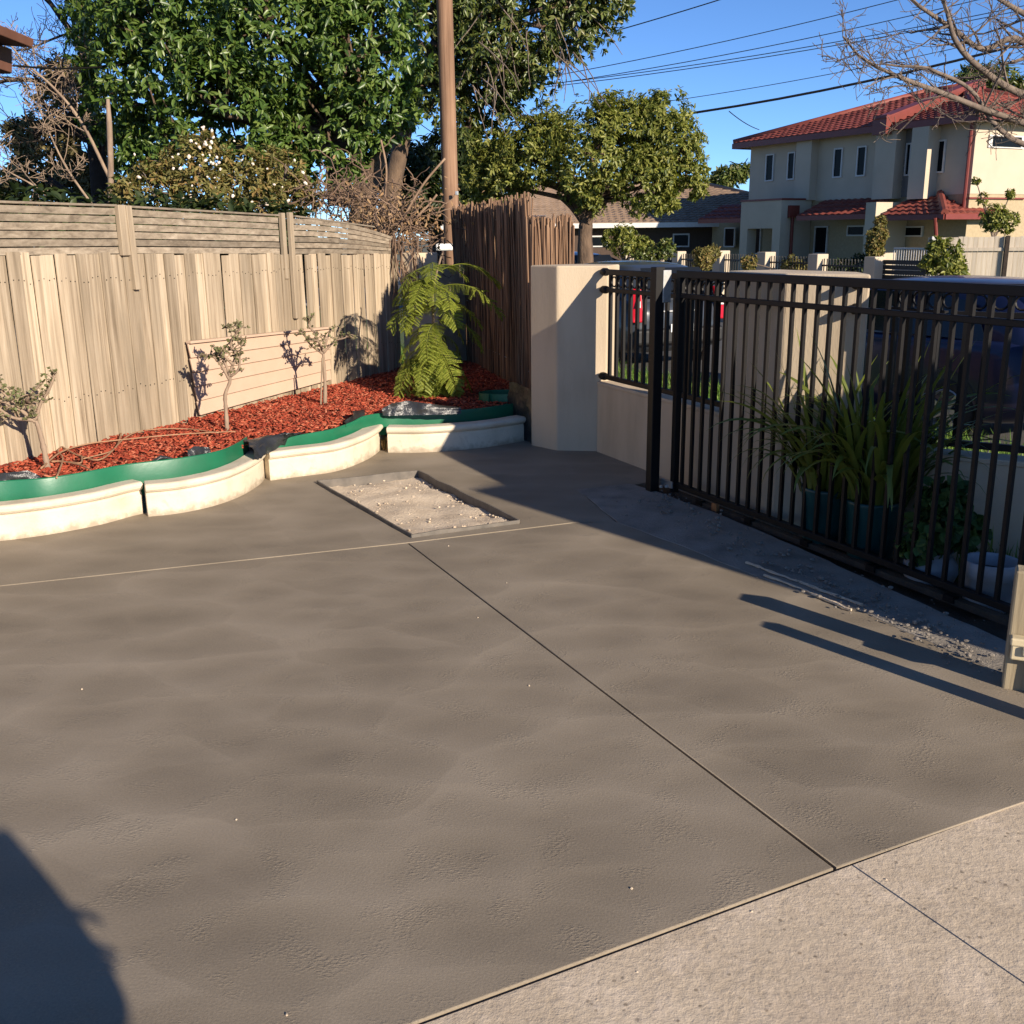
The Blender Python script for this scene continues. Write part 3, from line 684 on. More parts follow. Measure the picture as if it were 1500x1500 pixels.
small_tree((333, 630), [[(333, 632), (331, 600), (330, 578), (337, 558), (335, 545)], [(337, 558), (322, 532), (308, 520), (300, 523)], [(335, 550), (345, 520), (338, 505), (345, 490), (352, 478, -.02), (330, 480)], [(337, 552), (350, 540), (352, 515), (356, 500)], [(336, 548), (328, 525), (330, 510, .05)], [(342, 535), (322, 515, -.06), (318, 512, -.08)]], 'pruned little tree with a kinked trunk in front of the tan boards', 3)
small_tree((476, 590), [[(476, 592), (476, 560), (474, 525), (473, 515)], [(473, 518), (455, 505), (445, 490), (438, 487)], [(473, 515), (462, 490), (452, 475), (458, 462)], [(473, 518), (490, 500), (505, 495), (512, 490)], [(474, 515), (480, 495), (484, 482, .05)], [(474, 515), (466, 500, -.06), (450, 498, -.1)]], 'staked little tree with a straight stem and spreading twigs right of the tan boards', 5, extra=[(470, 592), (472, 524)])
small_tree((70, 686), [[(70, 688), (64, 655), (56, 625), (50, 612)], [(52, 618), (28, 598), (5, 575), (-8, 560)], [(52, 615), (60, 590), (72, 570), (82, 545)], [(52, 615), (38, 592), (28, 575, .06), (30, 580)], [(50, 615), (20, 612), (0, 600), (-20, 590)], [(55, 610), (48, 592), (40, 585, -.08), (62, 560, -.12)], [(30, 600), (10, 590), (-10, 585)]], 'pruned forked tree with green shoots at the far left of the bed', 8, .02, 1.3)

# ferny young tree
M['fern'] = leafm('fern_leaf', [(.15, .19, .025), (.24, .28, .04), (.33, .35, .06)], .55, .4, .3)
def frond_mesh(seed, L=.46):
    q = random.Random(seed); V = []
    n = 18
    spine = [Vector((L*t, 0, .10*math.sin(t*2.0) - .26*L*2*t*t)) for t in [k/n for k in range(n+1)]]
    for k in range(2, n+1):
        p = spine[k]; d = (spine[k]-spine[k-1]).normalized(); pl = .115*math.sin(math.pi*(k/(n+2))**.8)+.03
        for s in (-1, 1):
            sd = (Vector((.45+q.gauss(0, .12), s*1.0, -.22+q.gauss(0, .15)))).normalized(); m_ = 9
            for j in range(1, m_+1):
                c = p + sd*pl*j/m_ + Vector((0, 0, -.02*(j/m_)**2))
                for w in (-1, 1):
                    t = (d*.8*w + sd*.55).normalized(); ll = .026*(1-.4*j/m_); u = t.cross(Vector((0, 0, 1))).normalized()*.0075
                    V.append([c, c+t*ll*.5+u, c+t*ll, c+t*ll*.5-u])
    arr = np.array([[tuple(a) for a in f] for f in V])
    me = np_mesh('frond', arr, [(0, 1, 2, 3)], M['fern'])
    bm = bmesh.new(); bm.from_mesh(me); mb = MB().tube(spine, [.004*(1-.7*k/n) for k in range(n+1)], 4); o = [bm.verts.new(v) for v in mb.v]
    for f in mb.f: bm.faces.new([o[i] for i in f])
    bm.to_mesh(me); bm.free(); return me
FB = g(640, 578, .27); ft = thing('ferny_tree', 'young tree with drooping yellow green ferny fronds at the back corner of the bed', 'tree', FB)
tp = cat_rom([FB, at(637, 500, FB.y), at(634, 430, FB.y+.05), at(645, 380, FB.y+.05), at(648, 372, FB.y)], 6)
MB().tube(tp, [.016*(1-.6*k/len(tp)) for k in range(len(tp))], 6).build('trunk', M['bark_pale'], ft, smooth=True)
fm = [frond_mesh(s, l) for s, l in ((1, .42), (2, .50), (3, .36))]
q = random.Random(21)
for px, py, ang, sc, dro in [(636, 395, 10, .95, -.1), (640, 388, 165, .8, -.1), (640, 440, 5, 1.1, 0), (632, 450, 200, 1.1, .45), (636, 470, -40, 1.2, .35), (632, 480, 150, 1.0, .5), (640, 500, -15, .9, .6),
                         (632, 510, 215, 1.2, .5), (636, 520, 250, 1.1, .6), (640, 525, 300, 1.2, .6), (632, 540, 190, 1.0, .55), (636, 545, 275, 1.0, .7), (640, 545, 325, .9, .6), (634, 415, 120, .8, .1), (640, 410, 60, .8, .0),
                         (632, 460, 260, 1.1, .5), (638, 465, 310, 1.0, .5), (634, 490, 235, 1.25, .6), (640, 490, 20, .9, .4), (634, 525, 170, .9, .5), (642, 380, 280, .6, .1), (638, 435, 335, 1.1, .15), (634, 555, 225, .9, .5), (640, 560, 300, .8, .5), (630, 500, 180, 1.1, .6), (634, 430, 235, .9, .35)]:
    pass
frl = []
for k in range(44):
    py = q.uniform(385, 560); frl.append((637+q.gauss(0, 3), py, q.choice([q.uniform(150, 300), q.uniform(200, 380)]), q.uniform(.75, 1.15), lerp(.1, .75, (py-385)/175)+q.gauss(0, .1)))
for px, py, ang, sc, dro in frl + [(648, 395, 5, 1.25, .05), (646, 420, -5, 1.2, .1), (630, 415, 190, .9, .3), (646, 470, 350, 1.1, .3)]:
    p = at(px, py, FB.y+.02); o = link('frond', q.choice(fm), ft, p)
    o.rotation_euler = (q.gauss(0, .15), dro*.8 + q.gauss(0, .08), R(ang) + q.gauss(0, .12)); o.scale = (sc*.92,)*3

# ------------------------------------------------------------------ boundary: pillars, low wall, cane screen, corner pier
def pillar(name, poly, z1, lab, cap=True, m='render'):
    t = thing(name, lab, 'pillar', (sum(p[0] for p in poly)/len(poly), sum(p[1] for p in poly)/len(poly), 0))
    MB().prism(poly, -.1, z1-.004).build('shaft', M[m], t, bevel=.012, bseg=2)
    return t
pillar('rendered_pillar', [(.16, 8.2), (.36, 7.97), (.745, 7.915), (.86, 8.2), (.56, 8.42)], 1.43, 'angled cream rendered pillar at the end of the kerb blocks')
W0 = Vector((.665, 7.93, 0)); WD = Vector((.4038, -.9148, 0)); WN = Vector((-.9148, -.4038, 0))
def wl_(L, off=0, z=0): return W0 + WD*L - WN*off + Vector((0, 0, z))   # off: to the street side
P2 = [wl_(1.70, -.03)[:2], wl_(2.28, -.06)[:2], (1.93, 5.60), (1.98, 5.95), wl_(1.72, .34)[:2]]
pillar('rendered_pillar', P2, 1.435, 'cream rendered pillar behind the gate bars beside the strappy plants')
def lowwall(pts, lab, z=.555, th=.16):
    t = thing('low_wall', lab, 'wall', pts[0]); 
    off = [];
    for i, p in enumerate(pts):
        d = (pts[min(i+1, len(pts)-1)] - pts[max(i-1, 0)]).normalized(); nn = Vector((-d.y, d.x, 0)); off.append(p + nn*th)
    poly = [p[:2] for p in pts] + [p[:2] for p in off[::-1]]
    MB().prism(poly, -.1, z-.03).build('wall_face', M['render'], t)
    o2 = [p + (p-o).normalized()*.006 for p, o in zip(pts, off)]; o3 = [o + (o-p).normalized()*.006 for p, o in zip(pts, off)]
    MB().prism([p[:2] for p in o2] + [p[:2] for p in o3[::-1]], z-.03, z).build('wall_cap', M['render'], t, bevel=.008)
    return t
lowwall([wl_(.02, .0), wl_(1.72, .0)], 'low rendered wall between the two pillars carrying the black fence')
WR = [Vector((1.94, 5.64, 0)), Vector((2.13, 5.14, 0)), Vector((2.53, 4.88, 0)), Vector((3.6, 4.2, 0))]
lowwall(WR, 'low rendered wall behind the white pots on the right')
def ring(mb, c, d, r, tr=.006):
    u = Vector((0, 0, 1)); pts = [c + d*(r*math.cos(a)) + u*(r*math.sin(a)) for a in [2*math.pi*k/14 for k in range(15)]]
    mb.tube(pts, tr, 5, cap=False)
def steel_fence(name, A, B, lab, zb, z2, zt, sp=.098, bars0=.07, cat='fence', hw=.04, bw=.024, extra=0, loops=True, t=None):
    d = (B-A); Ln = d.length; d.normalize(); n = int((Ln-bars0)/sp)
    t = t or thing(name, lab, cat, A)
    up = Vector((0, 0, 1)); rz = math.atan2(d.y, d.x)
    for z, h, w in ((zt-hw/2, hw, hw), (z2, .03, .03), (zb, .035, .035)):
        MB().beam(A+up*z, B+up*z, w, h).build('rail', M['black_metal'], t, bevel=.003, bseg=1)
    mbar = MB().box((0, 0, 0), (bw, bw, zt-hw-zb), rz).mesh('bar', M['black_metal'])
    mr = MB(); ring(mr, Vector((0, 0, 0)), d, min(sp*.36, (zt-hw-z2-.015)*.5)); mring = mr.mesh('ring', M['black_metal'])
    for k in range(n+1):
        p = A + d*(bars0 + sp*k)
        if p.dot(d) > B.dot(d)-.02: break
        link('bar', mbar, t, p + up*((zb+zt-hw)/2))
        if loops: link('ring', mring, t, p + d*(sp/2) + up*((zt-hw+z2+.015)/2))
    return t
fA = wl_(.10, .02); fB = wl_(1.70, .02)
f1 = steel_fence('wall_fence', fA, fB, 'black steel bar fence with ring tops on the wall between the pillars', .60, 1.25, 1.40)
for z in (1.38, 1.25, .60):
    mb = MB(); mb.lathe((0, 0, 0), [(0, -.05), (.022, -.048), (.03, -.02), (.03, .02), (.02, .05), (0, .052)], 10)
    me = mb.mesh('bracket', M['black_metal'], True); o = link('bracket', me, f1, fA + Vector((0, 0, z)) - WD*.02); o.rotation_euler = (R(90), 0, math.atan2(WD.y, WD.x)+R(90))
    o = link('bracket', me, f1, Vector((1.86, 5.60, z))); o.rotation_euler = (R(90), 0, R(-30))
steel_fence('wall_fence', Vector((2.02, 5.58, 0)), Vector((2.19, 5.21, 0)), 'short black steel fence return right of the second pillar', .60, 1.25, 1.40)
steel_fence('wall_fence', Vector((2.21, 5.19, 0)), Vector((3.6, 4.29, 0)), 'black steel bar fence on the low wall behind the white pots', .60, 1.25, 1.40)

# sliding gate
GA = Vector((1.075, 6.58, 0)); GDr = Vector((.418, -.9084, 0)); GB = GA + GDr*3.62
gt = thing('sliding_gate', 'long black steel sliding gate with plain double top rails beside the new slab', 'gate', GA)
steel_fence('', GA, GB, '', .055, 1.275, 1.43, .0985, .085, loops=False, t=gt, hw=.045, bw=.0195)
for p in (GA, GB): MB().box(p + Vector((0, 0, .715)), (.042, .042, 1.43), math.atan2(GDr.y, GDr.x)).build('stile', M['black_metal'], gt, bevel=.003)
for k in range(7):
    p = GA + GDr*(.3+.5*k); mb = MB(); mb.lathe((0, 0, 0), [(0, -.012), (.03, -.012), (.03, .012), (0, .012)], 12); o = link('track_bracket', MB().box((0, 0, 0), (.06, .035, .03), math.atan2(GDr.y, GDr.x)).mesh('track_bracket', M['black_metal']), gt, p + Vector((0, 0, .0)))
MB().box(GA + GDr*(.5) + Vector((-.03, -.02, .02)), (.05, .02, .045), math.atan2(GDr.y, GDr.x)).build('guide_roller', pm('rust', (.35, .15, .05), (.2, .08, .03), 30, .8), gt)
gp = g(950, 725); gp = Vector((.935, 6.62, 0))
t = thing('gate_post', 'square black steel post where the sliding gate meets the wall', 'post', gp)
MB().box(gp + Vector((0, 0, .72)), (.066, .066, 1.46), math.atan2(GDr.y, GDr.x)+R(0)).build('post_shaft', M['black_metal'], t, bevel=.004)
MB().box(gp + Vector((.052, .0, 1.33)) , (.035, .06, .2), math.atan2(GDr.y, GDr.x)).build('keeper_plate', M['galv'], t, bevel=.003)
MB().box(gp + Vector((.085, -.035, .06)), (.15, .012, .045), math.atan2(GDr.y, GDr.x)).build('stop_plate', M['galv'], t, bevel=.002)
for k in (0, 1): MB().lathe(gp + Vector((.05+.035*k, -.06, .045)), [(0, -.008), (.014, -.008), (.014, .008), (0, .008)], 8).build('bolt', M['galv'], t)
b = MB(); b.beam(GA - GDr*.3 + Vector((0.02, 0, -.012)), GB + Vector((0.02, 0, -.012)), .05, .03); struct('gate_track', b, M['dirt'])

# timber post with latch at the right edge
tpz = Vector((1.90, 3.53, 0)); trz = R(-24)
t = thing('timber_post', 'short grey timber post with a cream latch at the right edge', 'post', tpz)
MB().box(tpz + Vector((.0, 0, .17)), (.13, .09, .58), trz).build('post_shaft', wood('old_post', [(.20, .16, .10), (.30, .245, .16), (.37, .31, .21), (.24, .20, .13)]), t, bevel=.008)
M['latch'] = pm('cream_metal', (.62, .52, .33), (.5, .42, .27), 20, .5, .2, 60, .003)
lz = .205; lp = tpz + Vector((-.01, -.075, lz))
MB().box(lp, (.16, .05, .03), trz).build('latch_plate', M['latch'], t, bevel=.006)
MB().box(lp + Vector((.005, -.012, -.035)), (.17, .02, .07), trz).build('latch_body', M['latch'], t, bevel=.006)
for dx in (-.04, .03):
    MB().box(lp + Vector((dx+.01, -.03 - dx*.4, -.028)), (.032, .018, .035), trz).build('latch_lug', M['latch'], t, bevel=.005)
MB().tube([lp + Vector((.045, -.035, -.06)), lp + Vector((.04, -.035, -.22))], .011, 8).build('drop_bolt', pm('brown_bolt', (.33, .22, .15), (.25, .16, .11), 20, .6), t)
# second post past the frame edge
p2 = Vector((1.96, 3.10, 0))
t = thing('timber_post', 'second short timber post just beyond the right edge, throwing the lower shadow bar', 'post', p2)
MB().box(p2 + Vector((0, 0, .20)), (.07, .07, .60), trz).build('post_shaft', M['post'], t, bevel=.006)

# cane screen at the corner
cs = thing('cane_screen', 'tall brown reed cane screen between the power pole and the pillar', 'screen', (0, 10, 0))
cme = []
for k in range(6):
    q = random.Random(k); pts = []; 
    for j in range(9): pts.append(Vector((q.gauss(0, .003), q.gauss(0, .003), j/8)))
    rr = [q.uniform(.0055, .009)*(1.15 if j % 2 else .95) for j in range(9)]; cme.append(MB().tube(pts, rr, 5).mesh('cane', M['cane'], True))
CS = [Vector((-.64, 12.3, 0)), Vector((-.31, 11.15, 0)), Vector((.04, 9.75, 0)), Vector((.16, 8.98, 0)), Vector((.20, 8.74, 0)), Vector((.30, 8.66, 0)), Vector((.50, 8.72, 0))]
ln = []; 
def walk(pts, step):
    out = []; carry = 0.0
    for a, c in zip(pts[:-1], pts[1:]):
        L_ = (c-a).length; s = carry
        while s < L_: out.append(a.lerp(c, s/L_)); s += step*rnd.uniform(.7, 1.3)
        carry = s-L_
    return out
ncane = 0
for p in walk(CS, .0168*.97):
    if ncane >= 298: break
    if rnd.random() < .12: continue
    o = link('cane', rnd.choice(cme), cs, p + Vector((rnd.gauss(0, .006), rnd.gauss(0, .006), .16)))
    o.scale = (1.15, 1.15, (1.97 if p.y > 8.9 else 1.78) - .16 + rnd.uniform(-.07, .04)); o.rotation_euler = (rnd.gauss(0, .012), rnd.gauss(0, .012), rnd.random()*6); ncane += 1
mb = MB(); q = random.Random(77)
for p in walk(CS, .009):
    zt = (1.93 if p.y > 8.9 else 1.78) + q.uniform(-.09, .04); b0 = p + Vector((q.gauss(.012, .006), q.gauss(.012, .006), .15)); mb.tube([b0, b0.lerp(Vector((p.x, p.y, zt)), .5) + Vector((q.gauss(0, .008), q.gauss(0, .008), 0)), Vector((p.x+q.gauss(0, .02), p.y+q.gauss(0, .02), zt))], q.uniform(.006, .010), 4, cap=False)
for k in range(90):
    p = Vector((q.uniform(.17, .53), q.uniform(8.66, 8.76), .15)); mb.tube([p, Vector((p.x+q.gauss(0, .015), p.y, 1.78+q.uniform(-.08, .04)))], q.uniform(.006, .010), 4, cap=False)
mb.build('cane_backing', M['cane'], cs, kind='stuff')
for z in (.5, .95, 1.4, 1.8):
    MB().tube([p + Vector((0, 0, z)) for p in CS[:6]], .005, 4).build('tie_wire', M['galv'], cs)
# dark backing pier and side wall in the corner
cp_ = pillar('corner_pier', [at(594, 560, 11.05)[:2], at(617, 560, 10.95)[:2], at(646, 560, 11.05)[:2], at(646, 560, 11.5)[:2], at(600, 560, 11.5)[:2]], 1.49, 'cream masonry pier half hidden by the ferny tree in the bed corner')

MB().prism([at(640, 560, 11.2)[:2], at(684, 560, 11.75)[:2], at(684, 560, 11.95)[:2], at(640, 560, 11.4)[:2]], -.1, 1.34).build('side_wall', M['render'], cp_)
t = thing('power_pole', 'thick brown timber power pole rising behind the garden corner', 'pole', at(664, 420, 14))
pb_ = at(664.5, 420, 14); pts = [Vector((pb_.x, 14, -.1)) + Vector((-.012*k*.5, 0, k*1.0)) for k in range(10)]
MB().tube(pts, [.108 - .0015*k for k in range(10)], 20).build('pole_shaft', M['pole'], t, smooth=True)
MB().box(at(651, 362, 13.7), (.22, .1, .09)).build('white_bracket', pm('white_paint', (.75, .74, .7), (.6, .6, .57), 20, .5), t, bevel=.02)
MB().box(at(669, 283, 13.79), (.04, .02, .05)).build('tag', M['galv'], t, bevel=.004)

# ------------------------------------------------------------------ pots and plants behind the gate
M['teal'] = pm('teal_glaze', (.012, .062, .06), (.008, .042, .042), 8, .35, .1, 20, .003)
M['whitepot'] = pm('pale_pot', (.34, .35, .37), (.27, .28, .30), 10, .5, .1, 40, .003)
def pot(c, prof, m, lab, cat='plant pot', group=None, sq=1.0, lip=None):
    t = thing('plant_pot', lab, cat, c, group)
    MB().lathe(c, prof, 28, sq).build('pot_body', m, t, smooth=True)
    top = prof[-3] if len(prof) > 5 else prof[-1]
    MB().lathe(c, [(0, prof[-1][1]-.0), (prof[-1][0], prof[-1][1])], 20, sq).build('potting_soil', M['dirt'], t)
    return t
c1 = Vector((1.735, 5.46, -.04)); c2 = Vector((1.885, 5.165, -.04))
tall = [(.0, 0), (.10, 0), (.112, .02), (.137, .31), (.143, .33), (.143, .345), (.13, .345), (.125, .30)]
pot(c1, tall, M['teal'], 'teal plant pot at the left under the strappy plants', group='teal pots')
pot(c2, tall, M['teal'], 'teal plant pot standing nearer the gate bars', group='teal pots')
pot(Vector((2.06, 4.80, -.04)), [(0, 0), (.07, 0), (.11, .02), (.13, .07), (.125, .11), (.10, .15), (.09, .165), (.10, .18), (.09, .18), (.08, .16)], M['whitepot'], 'rounded white pot holding a leafy shrub behind the gate')
pot(Vector((2.205, 4.48, -.04)), [(0, 0), (.10, 0), (.108, .02), (.112, .15), (.122, .153), (.126, .225), (.12, .23), (.112, .225), (.105, .17)], M['whitepot'], 'straight white pot with a banded rim nearest the timber post')
mb = MB()
for k in range(18):
    a = 2*math.pi*k/18; mb.box(Vector((2.205, 4.48, .035)) + Vector((math.cos(a), math.sin(a), 0))*.113, (.008, .02, .12), a)
M['strap'] = leafm('strap_leaf', [(.05, .075, .012), (.09, .12, .02), (.14, .17, .03), (.20, .19, .04)], .4, .3, .5)
def strap_leaf(base, ang, L, lean, droop, w, q):
    pts = []; p = base.copy(); th = lean; d = Vector((math.cos(ang), math.sin(ang), 0)); n = 12
    rows = []; side = Vector((-d.y, d.x, 0)); tw = q.gauss(0, .4)
    for k in range(n+1):
        t = k/n; ww = w*min(1, .55+t*2)*max(.03, (1-t**3.2)); s = (side*math.cos(tw*t) + Vector((0, 0, 1))*math.sin(tw*t)).normalized()
        nn = d*math.cos(th)*-1 + Vector((0, 0, 1))*math.sin(th)
        rows.append([p - s*ww, p - nn*ww*.25, p + s*ww])
        p = p + (d*math.sin(th) + Vector((0, 0, 1))*math.cos(th))*(L/n); th += droop/n*(.4+1.6*t)
    return MB().grid(rows)
def strap_plant(c, n, lab, seed, Lm=.75, spread=.15, group=None):
    q = random.Random(seed); t = thing('strap_plant', lab, 'plant', c, group)
    for k in range(n):
        a = q.random()*6.283; r_ = spread*math.sqrt(q.random()); b0 = c + Vector((math.cos(a)*r_, math.sin(a)*r_, 0))
        strap_leaf(b0, a+q.gauss(0, .5), Lm*q.uniform(.55, 1.12), q.uniform(.05, .5), q.uniform(.3, 2.4), q.uniform(.012, .024), q).build('strap_leaf', M['strap'], t, smooth=True)
strap_plant(c1 + Vector((0, 0, .31)), 120, 'strappy leaved clump in the left teal pot behind the gate', 4, .80, group='strappy potted plants')
strap_plant(c2 + Vector((.02, .02, .31)), 150, 'strappy leaved clump in the nearer teal pot, tips lit yellow', 9, .84, group='strappy potted plants')
def np_leaves(P, D, Nn, Ln, Wd, m, name='leaves', fold=.25):
    """P base points, D leaf directions, Nn leaf normals (n,3)"""
    D = D/np.linalg.norm(D, axis=1, keepdims=True); S = np.cross(D, Nn); S /= (np.linalg.norm(S, axis=1, keepdims=True)+1e-9); U = np.cross(S, D)
    L = Ln[:, None]; W = Wd[:, None]
    V = np.stack([P, P + D*L*.35 + S*W*.5 + U*W*fold, P + D*L*.72 + S*W*.40 + U*W*fold*.6, P + D*L - U*L*.08, P + D*L*.72 - S*W*.40 + U*W*fold*.6, P + D*L*.35 - S*W*.5 + U*W*fold, P + D*L*.5], 1)
    return np_mesh(name, V, [(0, 1, 6), (1, 2, 6), (2, 3, 6), (3, 4, 6), (4, 5, 6), (5, 0, 6)], m)
def whorls(tips, outs, per, L, W, droop=.4, jit=.5, seed=0):
    r = np.random.RandomState(seed); n = len(tips); tips = np.repeat(tips, per, 0); outs = np.repeat(outs, per, 0)
    m = n*per; rd = r.normal(size=(m, 3)); rd -= outs*np.sum(rd*outs, 1, keepdims=True); rd /= np.linalg.norm(rd, axis=1, keepdims=True)+1e-9
    d = outs*r.uniform(.1, .9, (m, 1)) + rd*1.0; d[:, 2] -= droop*r.uniform(.3, 1.3, m); d /= np.linalg.norm(d, axis=1, keepdims=True)
    nn = outs + np.array([0, 0, .8]) + r.normal(size=(m, 3))*jit
    Ln = L*r.uniform(.55, 1.15, m); return tips - outs*r.uniform(0, 1, (m, 1))*L*.6, d, nn, Ln, Ln*W
M['geranium'] = leafm('geranium_leaf', [(.03, .07, .02), (.06, .12, .03), (.10, .15, .04)], .6, .25, .3)
def bush(name, lab, lobes, n, per, L, W, m, stem_m, base, cat='bush', group=None, seed=1, droop=.3, shell=.55, twigs=30, kind=None, stem_r=.02, bark_to=True):
    """lobes: (centre Vector, (rx,ry,rz))"""
    r = np.random.RandomState(seed); t = thing(name, lab, cat, base, group)
    vol = np.array([a[1][0]*a[1][2] for a in lobes]); pick = r.choice(len(lobes), n, p=vol/vol.sum())
    u = r.normal(size=(n, 3)); u /= np.linalg.norm(u, axis=1, keepdims=True)
    C = np.array([tuple(a[0]) for a in lobes])[pick]; Rr = np.array([a[1] for a in lobes])[pick]
    rad = shell + (1-shell)*r.random_sample(n)**.6
    bumpy = np.array([1+.22*noise.noise(Vector(tuple(c*.7 + x*2.3))) for c, x in zip(C, u)])
    tips = C + u*Rr*(rad*bumpy)[:, None]; outs = u/Rr; outs /= np.linalg.norm(outs, axis=1, keepdims=True)
    keep = np.array([noise.noise(Vector(tuple(p/(max(lobes[0][1])*.45)))) > -.28 for p in tips]); tips = tips[keep]; outs = outs[keep]
    link('leaves', np_leaves(*whorls(tips, outs, per, L, W, droop, .5, seed), m), t, (0, 0, 0), kind='stuff')
    mb = MB(); B = Vector(base); q = random.Random(seed)
    for c, rr in lobes:
        c = Vector(c); mid = B.lerp(c, .5) + Vector((q.gauss(0, .1), q.gauss(0, .1), .15))*rr[2]
        mb.tube(cat_rom([B, mid, c], 5), [stem_r*(1-.06*k) for k in range(11)], 6)
    ii = r.choice(len(tips), min(twigs, len(tips)), replace=False)
    for i in ii:
        p = Vector(tips[i]); c = min((Vector(a[0]) for a in lobes), key=lambda a: (a-p).length)
        mid = c.lerp(p, .5) + Vector((q.gauss(0, .1), q.gauss(0, .1), q.gauss(0, .1)))*(p-c).length*.6
        mb.tube([c, mid, p], [stem_r*.45, stem_r*.3, stem_r*.12], 4, cap=False)
    mb.build('branches', stem_m, t, smooth=True, kind='stuff'); return t
def PL(px, py, Y, r, ry=1.0, sy=None, rz=1.0):                      # lobe from a sighted centre and angular radius
    c = at(px, py, Y); s = r*Y/FPX; return (c, (s, s*ry, s*rz))
bush('potted_shrub', 'leafy green shrub growing in the rounded white pot', [PL(1372, 770, 4.76, 42), PL(1385, 735, 4.78, 36), PL(1348, 800, 4.76, 30), PL(1412, 780, 4.74, 32)], 260, 5, .06, .85, M['geranium'], M['twig'], Vector((2.06, 4.80, .13)), 'plant', seed=5, twigs=25, stem_r=.006)

# ------------------------------------------------------------------ lawn outside the wall
def grass(name, n, s0, s1, q0, q1, h, lab):
    s = nr.uniform(s0, s1, n); q_ = nr.uniform(q0, q1, n); z = -.03 - (q_-4.12)/2.88*.14
    P = np.outer(s, np.array(T)) + np.outer(q_, np.array(N)); P[:, 2] = z
    a = nr.uniform(0, 6.283, n); l = h*nr.uniform(.4, 1.2, n); lean = nr.uniform(.1, .9, n)[:, None]
    o = np.stack([np.cos(a), np.sin(a), np.zeros(n)], 1); w = np.stack([-np.sin(a), np.cos(a), np.zeros(n)], 1)*.006
    up = np.array([0, 0, 1.]); mid = P + up*(l*.6)[:, None] + o*(l*.25)[:, None]*lean; tip = P + up*(l*.95)[:, None] + o*(l*.75)[:, None]*lean
    V = np.stack([P-w, P+w, mid+w*.8, mid-w*.8, tip], 1)
    me = np_mesh(name, np.stack([V[:, 0], V[:, 1], V[:, 2], V[:, 3]], 1), [(0, 1, 2, 3)], M['grass'])
    me2 = np_mesh(name, np.stack([V[:, 3], V[:, 2], V[:, 4]], 1), [(0, 1, 2)], M['grass'])
    bm = bmesh.new(); bm.from_mesh(me); bm.from_mesh(me2); bm.to_mesh(me); bm.free()
    link(name, me, None, (0, 0, 0), kind='stuff', label=lab, cat='grass')
grass('lawn_grass', 26000, 1.5, 14.5, 4.14, 6.98, .25, 'long bright green grass on the nature strip beyond the wall')

